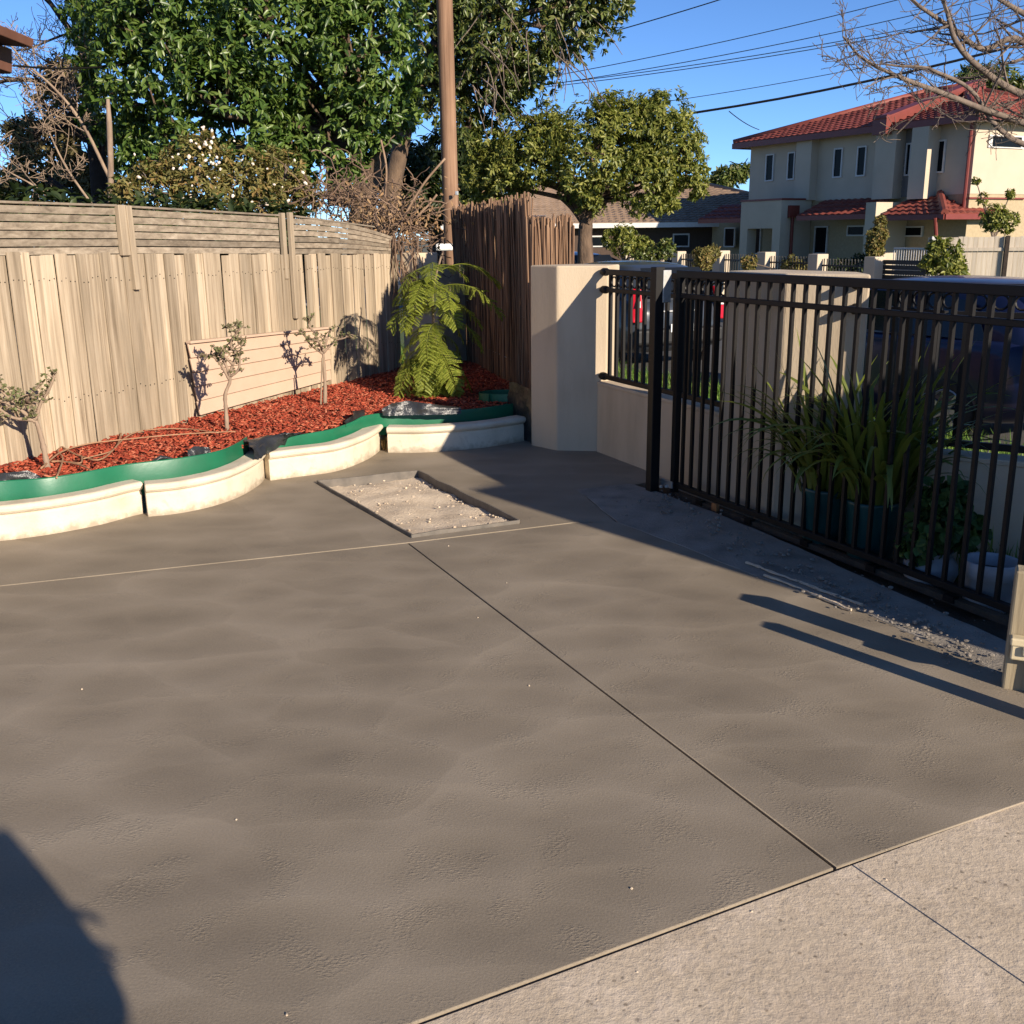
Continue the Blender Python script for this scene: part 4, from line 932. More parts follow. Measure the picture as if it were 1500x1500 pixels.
# ------------------------------------------------------------------ cars
M['tyre'] = pm('tyre', (.012, .012, .012), (.02, .02, .02), 30, .85)
M['rim'] = pm('alloy', (.42, .42, .42), (.33, .33, .33), 20, .35, metal=.6)
M['glass'] = pm('dark_glass', (.010, .012, .015), (.008, .010, .013), 2, .08, spec=.3)
M['red_lamp'] = pm('red_lamp', (.45, .008, .012), (.35, .005, .01), 20, .15, spec=.7)
M['clear_lamp'] = pm('clear_lamp', (.70, .66, .62), (.55, .5, .48), 20, .15, spec=.7)
M['plate'] = pm('plate_white', (.75, .75, .73), (.7, .7, .68), 20, .4)
M['trim'] = pm('black_trim', (.015, .015, .016), (.012, .012, .012), 20, .6)
def paint(name, c): return pm(name, c, tuple(x*.95 for x in c), 3, .28, coat=.35, spec=.3)
def car(lab, m, s_rear, q_near, rev=False, Lc=4.4, Wc=1.78, H=1.5, z0=-.31, suv=False):
    """axis x: 0 rear .. Lc front; y across; rear faces -T"""
    hw = Wc/2
    def P(x, y, z):
        return st(s_rear + (Lc-x if rev else x), q_near + hw + (-y if not rev else y), z0 + z)
    t = thing('parked_car', lab, 'car', P(Lc/2, 0, 0), 'cars parked along the street')
    # stations x, sill z, bumper half width, belt z, roof z(None), halfwidth
    rf = H
    stn = [(0.0, .42, .80, .78, .70), (.10, .30, .93, .98, .86), (.35, .22, 1.0, 1.02, .95), (.9, .2, 1.0, 1.0, 1.0), (1.8, .2, 1.0, .98, 1.0), (2.7, .2, 1.0, .96, 1.0), (3.35, .22, 1.0, .93, .98), (3.9, .24, .97, .84, .95), (4.25, .30, .88, .72, .86), (4.4, .38, .74, .62, .70)]
    rows = []
    for x, zs, wm, zb, wb in stn:
        x = x/4.4*Lc; zb *= H/1.5
        pr = [(0, zs), (.8*wm, zs), (.97*wm, zs+.06), (1.0*wm, zs+(zb-zs)*.45), (.985*wb, zb-.09), (.93*wb, zb), (.45*wb, zb+.03), (0, zb+.035)]
        full = [(-a, z) for a, z in pr[::-1]] + [(a, z) for a, z in pr[1:]]
        rows.append([P(x, a*hw, z) for a, z in full])
    mb = MB(); mb.grid(rows); n_ = len(rows[0]); tot = len(mb.v)
    mb.f.append(tuple(range(n_))); mb.f.append(tuple(range(tot-n_, tot)))
    o = mb.build('body', m, t, smooth=True, fix=True); sb = o.modifiers.new('s', 'SUBSURF'); sb.levels = 2; sb.render_levels = 2
    # cabin: stations with belt and roof
    cab = [(.12, .96, .97, .90), (.32, 1.0, rf-.10, .93), (.75, 1.0, rf-.01, .96), (1.6, .98, rf+.01, .98), (2.35, .96, rf-.04, .97), (2.75, .95, rf-.2, .95), (3.35, .93, .94, .92)]
    rows = []
    for x, zb, zr, w in cab:
        x = x/4.4*Lc; zb *= H/1.5
        pr = [(.90*w, zb-.06), (.86*w, lerp(zb, zr, .35)), (.74*w, lerp(zb, zr, .86)), (.62*w, zr-.005), (.3*w, zr+.02), (0, zr+.025)]
        full = [(-a, z) for a, z in pr] + [(a, z) for a, z in pr[::-1][1:]]
        rows.append([P(x, a*hw, z) for a, z in full])
    mb = MB(); mb.grid(rows); o = mb.build('cabin', m, t, smooth=True, fix=True); sb = o.modifiers.new('s', 'SUBSURF'); sb.levels = 2; sb.render_levels = 2
    def sidew(y):
        for xa, xb, ta, tb in ((.52, 1.42, .25, .05), (1.5, 2.35, 0, .0), (2.42, 3.0, 0, .42)):
            xa, xb = xa/4.4*Lc, xb/4.4*Lc; q_ = []
            zl, zh = .99*H/1.5, rf-.12
            c4 = [(xa, zl), (xb + (.32 if tb > .3 else 0), zl), (xb - (.0), zh - (.12 if tb > .3 else 0)), (xa + ta, zh - (.05 if ta else 0))]
            vs = []
            for x, z in c4:
                f = (z-zl)/(zh-zl); yy = lerp(.885, .765, f)*hw*y; vs.append(P(x, yy*1.0 + .018*y, z))
            nn = (vs[1]-vs[0]).cross(vs[2]-vs[0]).normalized()
            MB().hexa(vs, nn, .004).build('side_window', M['glass'], t, fix=True)
    sidew(1); sidew(-1)
    vs = [P(.10, -.66*hw, 1.02*H/1.5), P(.10, .66*hw, 1.02*H/1.5), P(.36, .58*hw, rf-.09), P(.36, -.58*hw, rf-.09)]
    nn = (P(-1, 0, .6)-P(0, 0, 0)).normalized(); vs = [v + nn*.05 for v in vs]; MB().hexa(vs, nn, .006).build('rear_window', M['glass'], t, fix=True, bevel=.01)
    fx = Lc*.70; vs = [P(fx, -.66*hw, 1.0*H/1.5), P(fx, .66*hw, 1.0*H/1.5), P(Lc*.585, .60*hw, rf-.1), P(Lc*.585, -.60*hw, rf-.1)]; nn = (P(1, 0, .9)-P(0, 0, 0)).normalized()
    MB().hexa([v+nn*.06 for v in vs], nn, .006).build('windscreen', M['glass'], t, fix=True)
    for y in (-1, 1):
        mb = MB(); vs = [P(.02, .93*hw*y, .72), P(.02, .72*hw*y, .72), P(.13, .70*hw*y, 1.20 if suv else 1.0), P(.20, .84*hw*y, 1.20 if suv else 1.0)]; nn = (P(-1, .3*y, 0)-P(0, 0, 0)).normalized()
        tl = mb.hexa([v+nn*.005 for v in vs], nn, .06).build('tail_lamp', M['red_lamp'], t, fix=True, bevel=.02)
        mb = MB(); vs = [P(.06, .86*hw*y, .93), P(.06, .76*hw*y, .93), P(.10, .74*hw*y, 1.02), P(.12, .82*hw*y, 1.02)]; mb.hexa([v+nn*.07 for v in vs], nn, .012).build('lens', M['clear_lamp'], tl, fix=True)
        MB().hexa([P(Lc-.16, .86*hw*y, .58), P(Lc-.06, .55*hw*y, .58), P(Lc-.12, .55*hw*y, .72), P(Lc-.24, .86*hw*y, .72)], (P(1, .5*y, .2)-P(0, 0, 0)).normalized(), .04).build('headlight', M['clear_lamp'], t, fix=True, bevel=.01)
        mm = MB().box(P(2.95/4.4*Lc, 1.04*hw*y, 1.03*H/1.5), (.2, .12, .13), math.atan2(T.y, T.x)); mm.build('mirror', m, t, bevel=.03)
    MB().box(P(-.0, 0, .50), (.10, .86*Wc, .24), math.atan2(T.y, T.x)).build('bumper', M['trim'], t, bevel=.05, bseg=3)
    MB().box(P(-.06, 0, .62), (.01, .40, .12), math.atan2(T.y, T.x)).build('number_plate', M['plate'], t, bevel=.004)
    MB().box(P(.02, 0, .86), (.05, .7, .03), math.atan2(T.y, T.x)).build('chrome_strip', M['galv'], t, bevel=.01)
    # wheels
    for x in (.82, 3.52):
        x = x/4.4*Lc
        for y in (-1, 1):
            c = P(x, y*(hw-.10), .315); axv = (P(0, y, 0)-P(0, 0, 0)).normalized()
            rot = axv.to_track_quat('Z', 'Y').to_matrix()
            MBt = MB(); MBt.lathe((0, 0, 0), [(.19, -.10), (.29, -.105), (.315, -.07), (.315, .07), (.29, .105), (.21, .10), (.20, .08)], 32)
            w = link('wheel', MBt.mesh('wheel', M['tyre'], True), t, c); w.rotation_euler = rot.to_euler()
            mr_ = MB(); mr_.lathe((0, 0, 0), [(.215, .095), (.20, .11), (.19, .09), (.18, .03), (0, .03)], 32)
            for k in range(7):
                a = 2*math.pi*k/7; mr_.box((.11*math.cos(a), .11*math.sin(a), .085), (.17, .045, .02), a)
            mr_.lathe((0, 0, 0), [(.05, .07), (.05, .1), (0, .105)], 16)
            r_ = bpy.data.objects.new('rim', mr_.mesh('rim', M['rim'])); COL.objects.link(r_); r_.parent = w
            mw = MB(); mw.lathe((0, 0, 0), [(.0, -.02), (.345, -.02), (.36, -.01), (.36, .06), (.345, .07), (.33, .01), (0, .0)], 28)
            a_ = link('wheel_arch', mw.mesh('wheel_arch', M['trim'], True), t, P(x, y*(hw-.075), .34)); a_.rotation_euler = rot.to_euler()
    return t
car('dark blue parked car with silver wheels seen through the gate bars on the right', paint('navy_paint', (.008, .012, .042)), 6.15, 7.75, Lc=4.5)
car('charcoal wagon with tall red tail lamps parked beyond the wall fence', paint('charcoal_paint', (.035, .042, .055)), 12.9, 7.85, H=1.54, suv=True)
car('dark blue car roof seen over the left pillar on the far side of the street', paint('blue_paint', (.012, .022, .06)), 21.6, 12.2, rev=True, H=1.52)

#@@PART2
# ------------------------------------------------------------------ wall added just out of frame to throw the wide shade over the gate
SP = Vector((.788, .616, 0)); SS = Vector((.616, -.788, 0))
a_, c_ = SP*3.90 + SS*1.6, SP*6.5 + SS*1.6
t = thing('shade_wall', 'tall rendered wall just beyond the right edge, shading the lower gate', 'wall', (a_+c_)/2)
MB().prism([a_[:2], c_[:2], (c_+SS*.2)[:2], (a_+SS*.2)[:2]], -.4, 2.53).build('wall_face', M['render'], t, bevel=.01)
MB().prism([(a_-SP*.0-SS*.01)[:2], (c_-SS*.01)[:2], (c_+SS*.21)[:2], (a_+SS*.21)[:2]], 2.533, 2.565).build('wall_cap', M['render'], t)

# ------------------------------------------------------------------ two storey townhouse across the street
M['pane'] = pm('window_pane', (.008, .010, .012), (.006, .008, .010), 2, .25, spec=.08)
M['hwall'] = pm('townhouse_render', (.50, .42, .315), (.45, .375, .28), 1.2, .85, .15, 60, .004)
M['hgrey'] = pm('grey_cladding', (.20, .19, .18), (.17, .16, .155), 2, .8)
M['tile'] = pm('red_tile', (.20, .048, .034), (.13, .03, .023), 3, .6, .3, 40, .01, c3=(.26, .075, .05))
M['tile_b'] = pm('brown_tile', (.235, .165, .115), (.17, .115, .08), 2.5, .8, .3, 40, .01, c3=(.28, .20, .145))
M['redtrim'] = pm('red_trim', (.18, .035, .026), (.15, .03, .02), 4, .45)
M['frame'] = pm('white_frame', (.62, .60, .56), (.55, .53, .5), 8, .5)
M['hbrick'] = pm('cream_brick', (.40, .32, .20), (.33, .26, .16), 14, .9, .4, 60, .01)
M['shaded_brick'] = pm('brown_brick_shaded', (.085, .055, .04), (.06, .04, .03), 14, .9)  # brown brick coloured darker to stand in for eave and tree shade
HD = Vector((-.469, .883, 0)); HF = Vector((-.883, -.469, 0)); HI = -HF
RC = at(1416, 330, 34); RC.z = 0
HB = -.25
house = thing('townhouse', 'two storey cream townhouse with red tiled hip roof across the street', 'house', RC)
def hs(x, y, off=0.0):
    p = onplane(x, y, RC + HF*off, HF); return ((p-RC).dot(HD), p.z)
def hp(s, d, z): return RC + HD*s + HI*d + Vector((0, 0, z))          # d positive goes into the house
def hbox(nm, s0, s1, d0, d1, z0, z1, m, par=None, bev=0):
    return MB().prism([hp(s0, d0, 0)[:2], hp(s1, d0, 0)[:2], hp(s1, d1, 0)[:2], hp(s0, d1, 0)[:2]], z0, z1).build(nm, M[m], par or house, bevel=bev)
sL = hs(1098, 260)[0]; zE = hs(1260, 193)[1]; zF = hs(1200, 294)[1]
def tileface(mb, a, b, c, d, course=.34, amp=.022, wl=.30):
    """a-b along the eave, d above a, c above b"""
    a, b, c, d = map(Vector, (a, b, c, d)); up = ((d+c)/2-(a+b)/2); n = max(2, int(up.length/course)); nn = (b-a).cross(up).normalized()
    if nn.z < 0: nn = -nn
    w = (b-a).length; m = max(2, int(w/wl*4)); dr = (b-a).normalized()
    for i in range(n):
        f0, f1 = i/n, (i+1)/n; rows = []
        for f, lift in ((f0, 0.0), (f0, .055), (f1, .010)):
            l, r_ = a.lerp(d, f), b.lerp(c, f); row = []
            for k in range(m+1):
                p = l.lerp(r_, k/m); x = (p-a).dot(dr)
                row.append(p + nn*(lift + (amp*math.sin(x/wl*2*math.pi) if lift else -.01)))
            rows.append(row)
        mb.grid(rows)
def ridge(mb, a, b, r=.11): mb.tube([Vector(a), Vector(b)], r, 8)
def hiproof(fn, s0, s1, d0, d1, ze, pitch, par, m, cap=None, over=.5, skip=()):
    s0 -= over; s1 += over; d0 -= over; d1 += over; hd_ = (d1-d0)/2; rise = hd_*math.tan(R(pitch)); dm = (d0+d1)/2
    ra, rb = fn(s0+hd_, dm, ze+rise), fn(s1-hd_, dm, ze+rise); A, B, C_, D = fn(s0, d0, ze), fn(s1, d0, ze), fn(s1, d1, ze), fn(s0, d1, ze)
    mb = MB(); tileface(mb, A, B, rb, ra); tileface(mb, B, C_, rb, rb); tileface(mb, C_, D, ra, rb); tileface(mb, D, A, ra, ra)
    rf = mb.build('roof', M[m], par)
    mb = MB(); up = Vector((0, 0, .05))
    for x, y in ((ra, rb), (A, ra), (D, ra), (B, rb), (C_, rb)): ridge(mb, x+up, y+up)
    mb.build('ridge_cap', M[cap or m], rf, smooth=True)
    mb = MB()
    for x, y in ((A, B), (B, C_), (C_, D), (D, A)): mb.beam(x - Vector((0, 0, .10)), y - Vector((0, 0, .10)), .12, .2)
    mb.build('gutter', M['redtrim'] if m == 'tile' else M['frame'], rf)
    MB().add([A - Vector((0, 0, .16)), B - Vector((0, 0, .16)), C_ - Vector((0, 0, .16)), D - Vector((0, 0, .16))], [(0, 1, 2, 3)]).build('soffit', M['hwall'] if m == 'tile' else M['frame'], rf)
    return ra, rb, rise
hbox('lower_wall', 0.02, sL-.02, .02, 9, HB, zF, 'hbrick'); hbox('upper_wall', 0, sL, 0, 9, zF, zE, 'hwall')
ra, rb, rise = hiproof(hp, 0, sL, 0, 9, zE+.06, 17.5, house, 'tile')
def window(px, off=0.0, fr=.05, par=None, side=False):
    s0, z0 = hs(px[0], px[3], off); s1, z1 = hs(px[2], px[1], off); s0, s1 = min(s0, s1), max(s0, s1)
    w = thing_part('window', None) if False else None
    fm_ = MB()
    for (a, b, c, d) in ((s0, s1, z0, z0+fr), (s0, s1, z1-fr, z1), (s0, s0+fr, z0+fr, z1-fr), (s1-fr, s1, z0+fr, z1-fr)):
        fm_.prism([hp(a, -off-.05, 0)[:2], hp(b, -off-.05, 0)[:2], hp(b, -off+.02, 0)[:2], hp(a, -off+.02, 0)[:2]], c, d)
    f = fm_.build('window', M['frame'], par or house)
    MB().prism([hp(s0+fr, -off-.015, 0)[:2], hp(s1-fr, -off-.015, 0)[:2], hp(s1-fr, -off+.02, 0)[:2], hp(s0+fr, -off+.02, 0)[:2]], z0+fr, z1-fr).build('pane', M['pane'], f)
for r_ in ((1121, 225, 1135, 266), (1153, 222, 1166, 264), (1220, 216, 1236, 261), (1254, 213, 1271, 259), (1325, 209, 1337, 258), (1368, 204, 1387, 254)): window(r_, .0 if r_[0] < 1320 or r_[0] > 1340 else .02)
# projecting blades and the grey recess panel
def blade(x0, x1, y0, y1, off, m='hwall', nm='pier', d1=.02):
    s0, zt = hs(x0, y0, off); s1, zb = hs(x1, y1, off); hbox(nm, min(s0, s1), max(s0, s1), -off, d1, min(zb, zt), max(zb, zt), m)
blade(1167, 1184, 206, 293, .35); blade(1284, 1306, 193, 291, .45); blade(1337, 1352, 187, 291, .55)
blade(1306, 1336, 192, 288, .012, 'hgrey', 'cladding')
for k in range(9):
    y = 198 + k*10; s0, z = hs(1306, y, .02); s1, _ = hs(1324, y, .02); hbox('weatherboard', s1, s0, -.03, .02, z-.11, z+.06, 'hgrey')
sA, zA = hs(1287, 150, .5); sB, _ = hs(1312, 150, .5)
# the raised red ridge of the bay between the roofs
mb = MB(); e0 = hp((sA+sB)/2, -.75, zE+.02); e1_ = hp((sA+sB)/2, 3.9, zE+.06+4.4*math.tan(R(17.5)))
mb.beam(e0 + Vector((0, 0, .1)), e1_ + Vector((0, 0, .12)), .62, .36); mb.build('fire_wall_cap', M['redtrim'], house, bevel=.03)
hbox('parapet', (sA+sB)/2-.3, (sA+sB)/2+.3, -.78, -.5, zE-.25, zE+.35, 'redtrim')
# downpipe, side wall window and string course on the sunny side
MB().tube([hp(.12, -.08, zE-.1), hp(.12, -.08, HB+2.4)], .06, 8).build('downpipe', M['redtrim'], house)
def sideq(x, y):
    nrm = -HD; p = onplane(x, y, RC, nrm); return p
pA, pB = sideq(1446, 216), sideq(1500, 200)
w_ = MB().hexa([pA, Vector((pB.x, pB.y, pA.z)), pB, Vector((pA.x, pA.y, pB.z))], -HD, .05).build('window', M['frame'], house, fix=True)
mid = (pA+pB)/2; k_ = .8
MB().hexa([mid + (v-mid)*k_ - HD*.055 for v in (pA, Vector((pB.x, pB.y, pA.z)), pB, Vector((pA.x, pA.y, pB.z)))], -HD, .01).build('pane', M['pane'], w_, fix=True)
MB().beam(sideq(1418, 290) - HD*.03, sideq(1500, 291) - HD*.03, .05, .05).build('string_course', M['redtrim'], house)
# lower lean-to roofs and porticos
def lean(x0, x1, yb, yt, off0, off1, nm='lower_roof', hipr=False):
    s0, zb = hs(x0, yb, off1); s1, _ = hs(x1, yb, off1); zt = zF + .0
    mb = MB(); a, b_ = hp(s0, -off1, zb), hp(s1, -off1, zb); d_, c2_ = hp(s0, -off0, zt), hp(s1, -off0, zt)
    if hipr:
        d_ = hp(s0 + (1 if s1 > s0 else -1)*(off1-off0), -off0, zt); 
    tileface(mb, a, b_, c2_, d_, .3)
    if hipr: tileface(mb, hp(s0, 1.5, zb), a, d_, hp(s0 + (1 if s1 > s0 else -1)*(off1-off0), 1.5, zt), .3)
    o = mb.build(nm, M['tile'], house)
    MB().beam(a - Vector((0, 0, .07)), b_ - Vector((0, 0, .07)), .1, .16).build('gutter', M['redtrim'], o)
    if hipr:
        MB().tube([a + Vector((0, 0, .05)), d_ + Vector((0, 0, .05))], .12, 8).build('ridge_cap', M['tile'], o)
        MB().beam(a - Vector((0, 0, .07)), hp(s0, 1.5, zb-.07), .1, .16).build('gutter', M['redtrim'], o)
lean(1270, 1168, 314, 296, .0, 1.35); lean(1384, 1290, 314, 292, .0, 1.5, hipr=True); lean(1088, 1024, 320, 296, .0, 1.3)
def portico(x0, x1, yt, off, open_=None):
    s0, zt = hs(x0, yt, off); s1, _ = hs(x1, yt, off); lo, hi = min(s0, s1), max(s0, s1)
    pw = .42
    hbox('portico_column', hi-pw, hi, -off, -off+.45, HB, zt-1.0, 'hwall'); hbox('portico_column', lo, lo+pw, -off, 0, HB, zt-1.0, 'hwall')
    hbox('portico_beam', lo, hi, -off, -.02, zt-1.0, zt, 'hwall'); hbox('portico_trim', lo-.03, hi+.03, -off-.03, -.02, zt+.003, zt+.07, 'redtrim')
portico(1086, 1145, 296, 1.5)
s0, zt = hs(1145, 296, 1.5)
hbox('rain_head', s0-.16, s0-.02, -1.2, -.75, zt-.55, zt-.12, 'redtrim', None); MB().tube([hp(s0-.09, -1.0, zt-.5), hp(s0-.09, -1.0, HB)], .06, 8).build('downpipe', M['redtrim'], house)
s0, zt = hs(1284, 296, 1.5); s1, _ = hs(1269, 296, 1.5); hbox('side_pier', min(s0, s1), max(s0, s1), -1.5, .0, HB, zt, 'hwall')
for r_ in ((1192, 331, 1214, 372), (1241, 330, 1268, 346), (1312, 331, 1353, 347), (1061, 333, 1078, 362), (1103, 333, 1116, 372)): window(r_, .0)
s0, z0 = hs(1155, 372, 0); s1, z1 = hs(1174, 332, 0); hbox('front_door', min(s0, s1), max(s0, s1), -.04, .03, HB, z1, 'frame')
s0, _ = hs(1062, 330, .0); s1, _ = hs(1098, 330, .0); hbox('left_wing', sL, s0 + 1.2, .3, 6, HB, zF-.4, 'hbrick')
MB().tube([hp(-.1, -1.6, hs(1384, 314, 1.5)[1]-.1), hp(-.1, -1.1, HB)], .06, 8).build('downpipe', M['redtrim'], house)

# ------------------------------------------------------------------ brick house with the brown tiled roof behind the street tree
bh = thing('brick_house', 'low dark brick house with brown tiled roof behind the street tree', 'house', (5, 48, 0))
def bp_(s, d, z): return Vector((s, 46+d, z))
MB().prism([(-3.5, 46), (11.5, 46), (11.5, 56), (-3.5, 56)], -.3, 2.0).build('wall', M['shaded_brick'], bh)
hiproof(bp_, -3.5, 14.5, 0, 10, 2.12, 17, bh, 'tile_b', over=.6)
for x0_, x1_, y0_, y1_ in ((862, 890, 345, 362), (700, 718, 325, 352), (985, 1010, 342, 362)):
    a, c = at(x0_, y1_, 45.98), at(x1_, y0_, 45.98)
    w_ = MB().box((a+c)/2, (abs(c.x-a.x), .08, abs(c.z-a.z))).build('window', M['frame'], bh)
    MB().box((a+c)/2 - Vector((0, .045, 0)), (abs(c.x-a.x)-.12, .02, abs(c.z-a.z)-.12)).build('pane', M['pane'], w_)
MB().tube([at(732, 300, 50), at(734, 268, 50)], .06, 6).build('flue', M['galv'], bh)

# ------------------------------------------------------------------ opposite front fence
SQ = 18.6
def fq(x, y, q=SQ): return onplane(x, y, N*q, N)
M['iron'] = pm('black_iron', (.02, .02, .02), (.015, .015, .015), 10, .5)
ff = thing('front_fence', 'cream piers with black spear topped railings in front of the townhouse', 'fence', fq(1200, 400))
piers = [(912, 927, 366), (956, 971, 367), (986, 1004, 368), (1048, 1066, 367), (1112, 1134, 369), (1189, 1209, 372), (1274, 1291, 376)]
pc_ = []
for x0_, x1_, yt in piers:
    a, c = fq(x0_, yt), fq(x1_, yt); c0_ = (a+c)/2; wd = .36 if x0_ > 1040 else .32
    z = c0_.z; pc_.append((c0_, z)); m_ = MB().box(Vector((c0_.x, c0_.y, (z-.15)/2)), (wd, wd, z+.15), math.atan2(T.y, T.x)).build('pier', M['hwall'], ff, bevel=.015)
for (a, za), (c, zc) in zip(pc_[:-1], pc_[1:]):
    d = Vector((c.x-a.x, c.y-a.y, 0)); Ln = d.length; d.normalize(); zt = min(za, zc) - .12
    a0 = Vector((a.x, a.y, 0)) + d*.18; b0 = Vector((c.x, c.y, 0)) - d*.18
    mb = MB()
    for z in (zt-.12, .1): mb.beam(a0 + Vector((0, 0, z)), b0 + Vector((0, 0, z)), .04, .04)
    mb.build('rail', M['iron'], ff); mb = MB(); n_ = int(Ln/.13)
    for k in range(n_):
        p = a0.lerp(b0, (k+.5)/n_); mb.beam(p + Vector((0, 0, .05)), p + Vector((0, 0, zt+.05)), .024, .024)
    mb.build('railing_bars', M['iron'], ff, kind='stuff')
sg = thing('slatted_gate', 'black horizontal slat gate beside the last cream pier', 'gate', fq(1325, 410))
a, c = fq(1291, 380, 18.7), fq(1359, 376, 18.7)
for k in range(9):
    z = lerp(.02, a.z, k/8.5); MB().beam(Vector((a.x, a.y, z)), Vector((c.x, c.y, z)), .03, .10).build('slat', M['iron'], sg)
for p in (a, c): MB().beam(Vector((p.x, p.y, -.1)), Vector((p.x, p.y, a.z+.06)), .06, .06, (1, 0, 0)).build('gate_stile', M['iron'], sg)
tf = thing('paling_fence', 'pale grey paling fence in full sun below the townhouse side wall', 'fence', fq(1440, 400, 19))
M['greypale'] = wood('grey_paling', [(.34, .29, .23), (.45, .39, .31), (.52, .46, .37), (.40, .34, .27)], objvar=.1)
a = onplane(1362, 360, at(1362, 360, 26.5), Vector((-.25, -.97, 0))); e_ = Vector((.97, -.25, 0)); zt = at(1440, 347, 26).z; 
for k in range(46):
    p = a + e_*(k*.118) ; MB().box(Vector((p.x, p.y, zt/2-.1 + rnd.uniform(-.01, .01))), (.11, .018, zt+.2), math.atan2(e_.y, e_.x)).build('paling', M['greypale'], tf)
for z in (.35, zt-.3): MB().beam(a - Vector((0, .04, 0)) + Vector((0, 0, z-a.z)), a + e_*5.4 - Vector((0, .04, 0)) + Vector((0, 0, z-a.z)), .05, .08).build('rail', M['greypale'], tf)
for k in (0.05, 1.75, 3.6): 
    p = a + e_*k; MB().box(Vector((p.x, p.y-.08, zt/2-.05)), (.09, .09, zt+.15), math.atan2(e_.y, e_.x)).build('fence_post', M['bark_dark' if k > 1 else 'frame'], tf)
lf = thing('lattice_fence', 'white lattice topped low panel between the slat gate and the paling fence', 'fence', fq(1350, 360, 19.5))
a, c = fq(1310, 366, 19.6), fq(1398, 352, 19.6); mb = MB()
for k in range(24):
    p = a.lerp(c, k/23); mb.beam(Vector((p.x, p.y, -.1)), Vector((p.x, p.y, 1.25)), .02, .02)
for z in (.1, .75, 1.25): mb.beam(Vector((a.x, a.y, z)), Vector((c.x, c.y, z)), .04, .04)
mb.build('lattice', M['frame'], lf, kind='stuff')

# ------------------------------------------------------------------ neighbour's eave at the top left
ev = thing('neighbour_house', 'corner of a brown fascia and eave poking in at the top left', 'house', at(-60, 80, 11))
M['brownpaint'] = pm('brown_paint', (.19, .085, .055), (.15, .065, .042), 5, .6)
def quadpx(pts, Y0, Y1, nm, m):
    vs = [at(x, y, Y0) for x, y in pts]; w = [Vector((v.x, Y1, v.z)) for v in vs]; n_ = len(vs)
    MB().add(vs + w, [tuple(range(n_))[::-1], tuple(range(n_, 2*n_))] + [(i, (i+1) % n_, n_+(i+1) % n_, n_+i) for i in range(n_)]).build(nm, M[m], ev, fix=True, bevel=.008)
quadpx([(-260, 22), (50, 57), (48, 70), (-260, 48)], 11, 9.4, 'fascia', 'brownpaint')
quadpx([(-260, 54), (18, 72), (18, 107), (-260, 130)], 11.05, 9.6, 'beam_end', 'brownpaint')
quadpx([(-260, -60), (-40, 0), (14, 50), (-260, 20)], 10.95, 9.5, 'roof', 'tile_b')

# ------------------------------------------------------------------ trees
M['big_leaf'] = leafm('big_leaf', [(.035, .072, .014), (.075, .135, .025), (.12, .19, .038), (.18, .235, .055)], .38, .3, .5)
M['mid_leaf'] = leafm('mid_leaf', [(.032, .052, .014), (.078, .108, .024), (.135, .17, .038), (.18, .17, .055)], .38, .25, .5)
M['olive_leaf'] = leafm('olive_leaf', [(.07, .10, .02), (.15, .175, .034), (.25, .26, .055), (.34, .33, .09)], .45, .35, .4)
M['dark_leaf'] = leafm('dark_leaf', [(.014, .026, .008), (.028, .045, .012), (.05, .07, .016)], .5, .25, .4)
M['scrub_leaf'] = leafm('scrub_leaf', [(.09, .085, .025), (.17, .16, .045), (.24, .21, .07), (.28, .17, .06)], .6, .3, .3)
M['brown_leaf'] = leafm('brown_leaf', [(.11, .095, .04), (.19, .155, .065), (.26, .21, .09)], .7, .3, .2)
M['petal'] = pm('petal', (.80, .70, .58), (.7, .58, .45), 20, .7)
